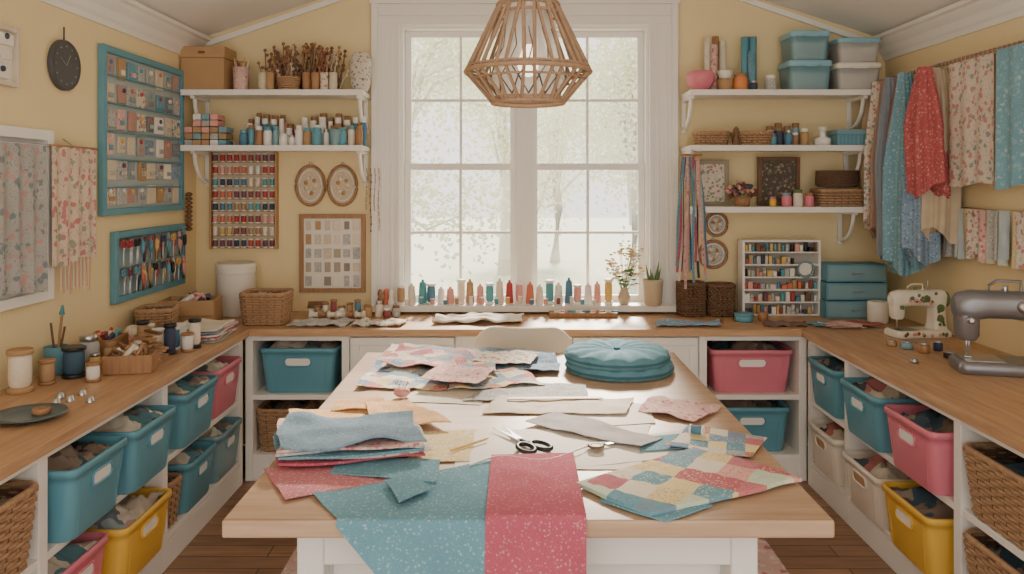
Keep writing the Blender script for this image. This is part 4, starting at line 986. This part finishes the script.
for (cx_, cy_, m, zz) in ((1.93, 4.58, CREAMF, 0), (2.02, 4.60, fabric((170, 96, 92)), .012), (1.82, 4.60, TEALF, .006), (1.88, 4.54, PINKF, .016)):
    o = R.uniform(0, 9); b.grid(lambda u, v: (cx_+(u-.5)*.2+.02*math.sin(v*4+o), cy_-.02+(v-.5)*.12+.01*math.sin(u*5+o), TOP+.008+zz+.006*math.sin(u*7+o)*math.sin(v*5)), 16, 10, m, True, (0, 0, .005))
b.done()

# ------------------------------------------------------------------ left worktop items
def L_(px, py): x, y = tp(px, py); return (max(x, XL+.07), y, TOP+.001)
b = B('ceramic_plate', (-1.70, 2.78, TOP+.001)); b.lathe([(.05, 0), (.085, .006), (.12, .018), (.118, .022), (.08, .012), (.01, .01)], (0, 0, 0), plain((84, 104, 112), .3), 32); b.cyl((.03, .02, .011), .03, .02, MWOOD, 16); b.done()
def one_spool(px, py, r, h, th, fl=None, c=False):
    b = B('thread_spool', L_(px, py)); (cone(b, 0, 0, 0, r, h, th) if c else spool(b, 0, 0, 0, r, h, th, fl)); b.done()
one_spool(20, 392, .048, .17, THR[2], KRAFT); one_spool(47, 384, .033, .10, THR[10]); one_spool(74, 377, .048, .13, plain((58, 88, 108), .7), BLACK); one_spool(93, 381, .03, .075, THR[11])
b = B('brush_jar', L_(2, 374)); cup(b, 0, 0, 0, .045, .12, TEALP, 1.1)
b.tube([(0, 0, .02), (.03, -.01, .26)], .006, MWOOD, 6); b.tube([(.03, -.01, .26), (.034, -.012, .30)], [.012, .004], plain((60, 130, 140), .8), 8)
b.tube([(0, 0, .02), (-.03, .01, .22)], .005, DWOOD, 6); b.tube([(0, 0, .02), (.02, .03, .2)], .005, DWOOD, 6); b.done()
b = B('thimbles')
for p, q in ((60, 398), (70, 401), (82, 395), (56, 404), (90, 402)):
    x, y, z = L_(p, q); b.lathe([(.016, 0), (.012, .018), (.006, .022)], (x, y, z), METAL, 12)
b.done()
def open_box(name, loc, rz, w, d, h, fill, mats=None):
    b = B(name, loc, rz); t = .01
    for q in ((-w/2, w/2, -d/2, -d/2+t), (-w/2, w/2, d/2-t, d/2), (-w/2, -w/2+t, -d/2+t, d/2-t), (w/2-t, w/2, -d/2+t, d/2-t)): b.bx(q[0], q[1], q[2], q[3], 0, h, MWOOD)
    b.bx(-w/2+t, w/2-t, -d/2+t, d/2-t, 0, .01, MWOOD)
    for i in range(fill): b.tube([(R.uniform(-w*.35, w*.35), R.uniform(-d*.35, d*.35), h*.5+R.uniform(0, .02)), (R.uniform(-w*.4, w*.4), R.uniform(-d*.35, d*.35), h+R.uniform(0, .04))], R.uniform(.006, .013), R.choice(mats or [DWOOD, MWOOD, THR[2], METAL, THR[10], KRAFT]), 7)
    b.done(.002)
open_box('wooden_notions_box', (-1.68, 3.48, TOP+.001), .2, .20, .13, .08, 22)
open_box('wooden_notions_box', (-1.95, 3.80, TOP+.001), .05, .12, .20, .09, 20, THR)
b = B('wood_offcuts', (-1.68, 3.66, TOP+.001), -.3)
for i in range(12): b.L = Matrix.Rotation(R.uniform(-.6, .6), 4, 'Z'); b.box((R.uniform(-.04, .04), R.uniform(-.03, .03), .012+i*.011), (R.uniform(.08, .14), .02, .011), R.choice([DWOOD, MWOOD, KRAFT]))
b.L = Matrix(); b.done(.001, 1)
b = B('thread_spools')
for i, (xx, yy, k) in enumerate(((-1.80, 3.82, 11), (-1.73, 3.86, 2), (-1.66, 3.83, 9), (-1.76, 3.93, 11), (-1.68, 3.92, 3), (-1.83, 3.91, 10), (-1.60, 3.89, 11), (-1.84, 3.99, 6), (-1.60, 3.98, 2), (-1.76, 4.01, 8), (-1.68, 4.0, 11))):
    spool(b, xx, yy, TOP+.001, .031, .09+.028*(i % 3), THR[k], [MWOOD, WHITE, BLACK][i % 3])
b.done()
b = B('button_jar', (-1.92, 3.58, TOP+.001)); jar(b, 0, 0, 0, .045, .14, translucent('jar_glass', (210, 216, 214), .6), METAL); b.lathe([(.03, .01), (.036, .05), (.03, .08)], (0, 0, 0), THR[8], 14); jar(b, .085, .03, 0, .03, .1, KRAFT, MWOOD); jar(b, -.02, -.09, 0, .03, .09, THR[4], WHITE); jar(b, .06, -.06, 0, .025, .07, THR[6], METAL); b.done()
b = B('folded_fabric_stack')
for k, m in enumerate((GREYF, CREAMF, REDF, fabric((230, 222, 210)), BLUEF, PINKF, CREAM)):
    o = R.uniform(0, 9); b.grid(lambda u, v: (-1.655+(u-.5)*.24+.012*math.sin(v*5+o), 4.24+(v-.5)*.3+.015*math.sin(u*4+o), TOP+.012+k*.010+.004*math.sin(u*6+o)), 12, 12, m, True, (0, 0, .008))
b.done()
b = B('wooden_crate', (-1.86, 4.58, TOP+.001), math.radians(8))
for q in ((-.15, .15, -.11, -.098), (-.15, .15, .098, .11), (-.15, -.138, -.098, .098), (.138, .15, -.098, .098)): b.bx(q[0], q[1], q[2], q[3], 0, .16, KRAFT)
b.bx(-.14, .14, -.1, .1, 0, .012, KRAFT); b.bx(-.15, .15, -.114, -.109, .07, .078, MWOOD)
for i in range(10): b.tube([(R.uniform(-.1, .1), R.uniform(-.07, .07), .12), (R.uniform(-.12, .12), R.uniform(-.07, .07), .18)], .016, R.choice(THR[8:]+[KRAFT]), 7)
b.done(.002)
basket(-1.92, 4.27, TOP, .18, .2, .15, 10, LSCRAP, name='small_wicker_basket')
b = B('yarn_balls')
for i, (xx, yy, r) in enumerate(((-1.96, 4.08, .045), (-1.96, 3.98, .035))):
    m = [THR[2], THR[8]][i]; b.lathe([(r*math.sin(PI*k/10)+.0005, r-r*math.cos(PI*k/10)) for k in range(11)], (xx, yy, TOP+.001), m, 18)
    for k in range(7):
        t = k*.45; b.tube([(xx+r*math.cos(a)*math.cos(t), yy+r*math.cos(a)*math.sin(t), TOP+.003+r+r*math.sin(a)) for a in [q*2*PI/20 for q in range(20)]], .003, m, 4, True)
b.done()

# ------------------------------------------------------------------ light
w = bpy.data.worlds.new('World'); sc.world = w; w.use_nodes = True; nt = w.node_tree
bg = nt.nodes['Background']; bg.inputs['Color'].default_value = (1.0, .95, .88, 1); bg.inputs['Strength'].default_value = 1.45
s = bpy.data.lights.new('sun', 'SUN'); s.energy = 8.5; s.angle = math.radians(9); s.color = (1, .88, .73)
so = bpy.data.objects.new('sun', s); sc.collection.objects.link(so)
so.rotation_euler = Vector((-.12, -1, -.62)).to_track_quat('-Z', 'Y').to_euler()

cam = bpy.data.cameras.new('camera'); co_ = bpy.data.objects.new('camera', cam); sc.collection.objects.link(co_)
co_.location = (0, 0, EZ); co_.rotation_euler = (PI/2, 0, 0); cam.sensor_width = 36; cam.lens = 36*F/1024
cam.shift_y = -(287-HY)/1024; cam.clip_start = .05
sc.camera = co_
sc.view_settings.view_transform = 'AgX'; sc.view_settings.exposure = 0.75
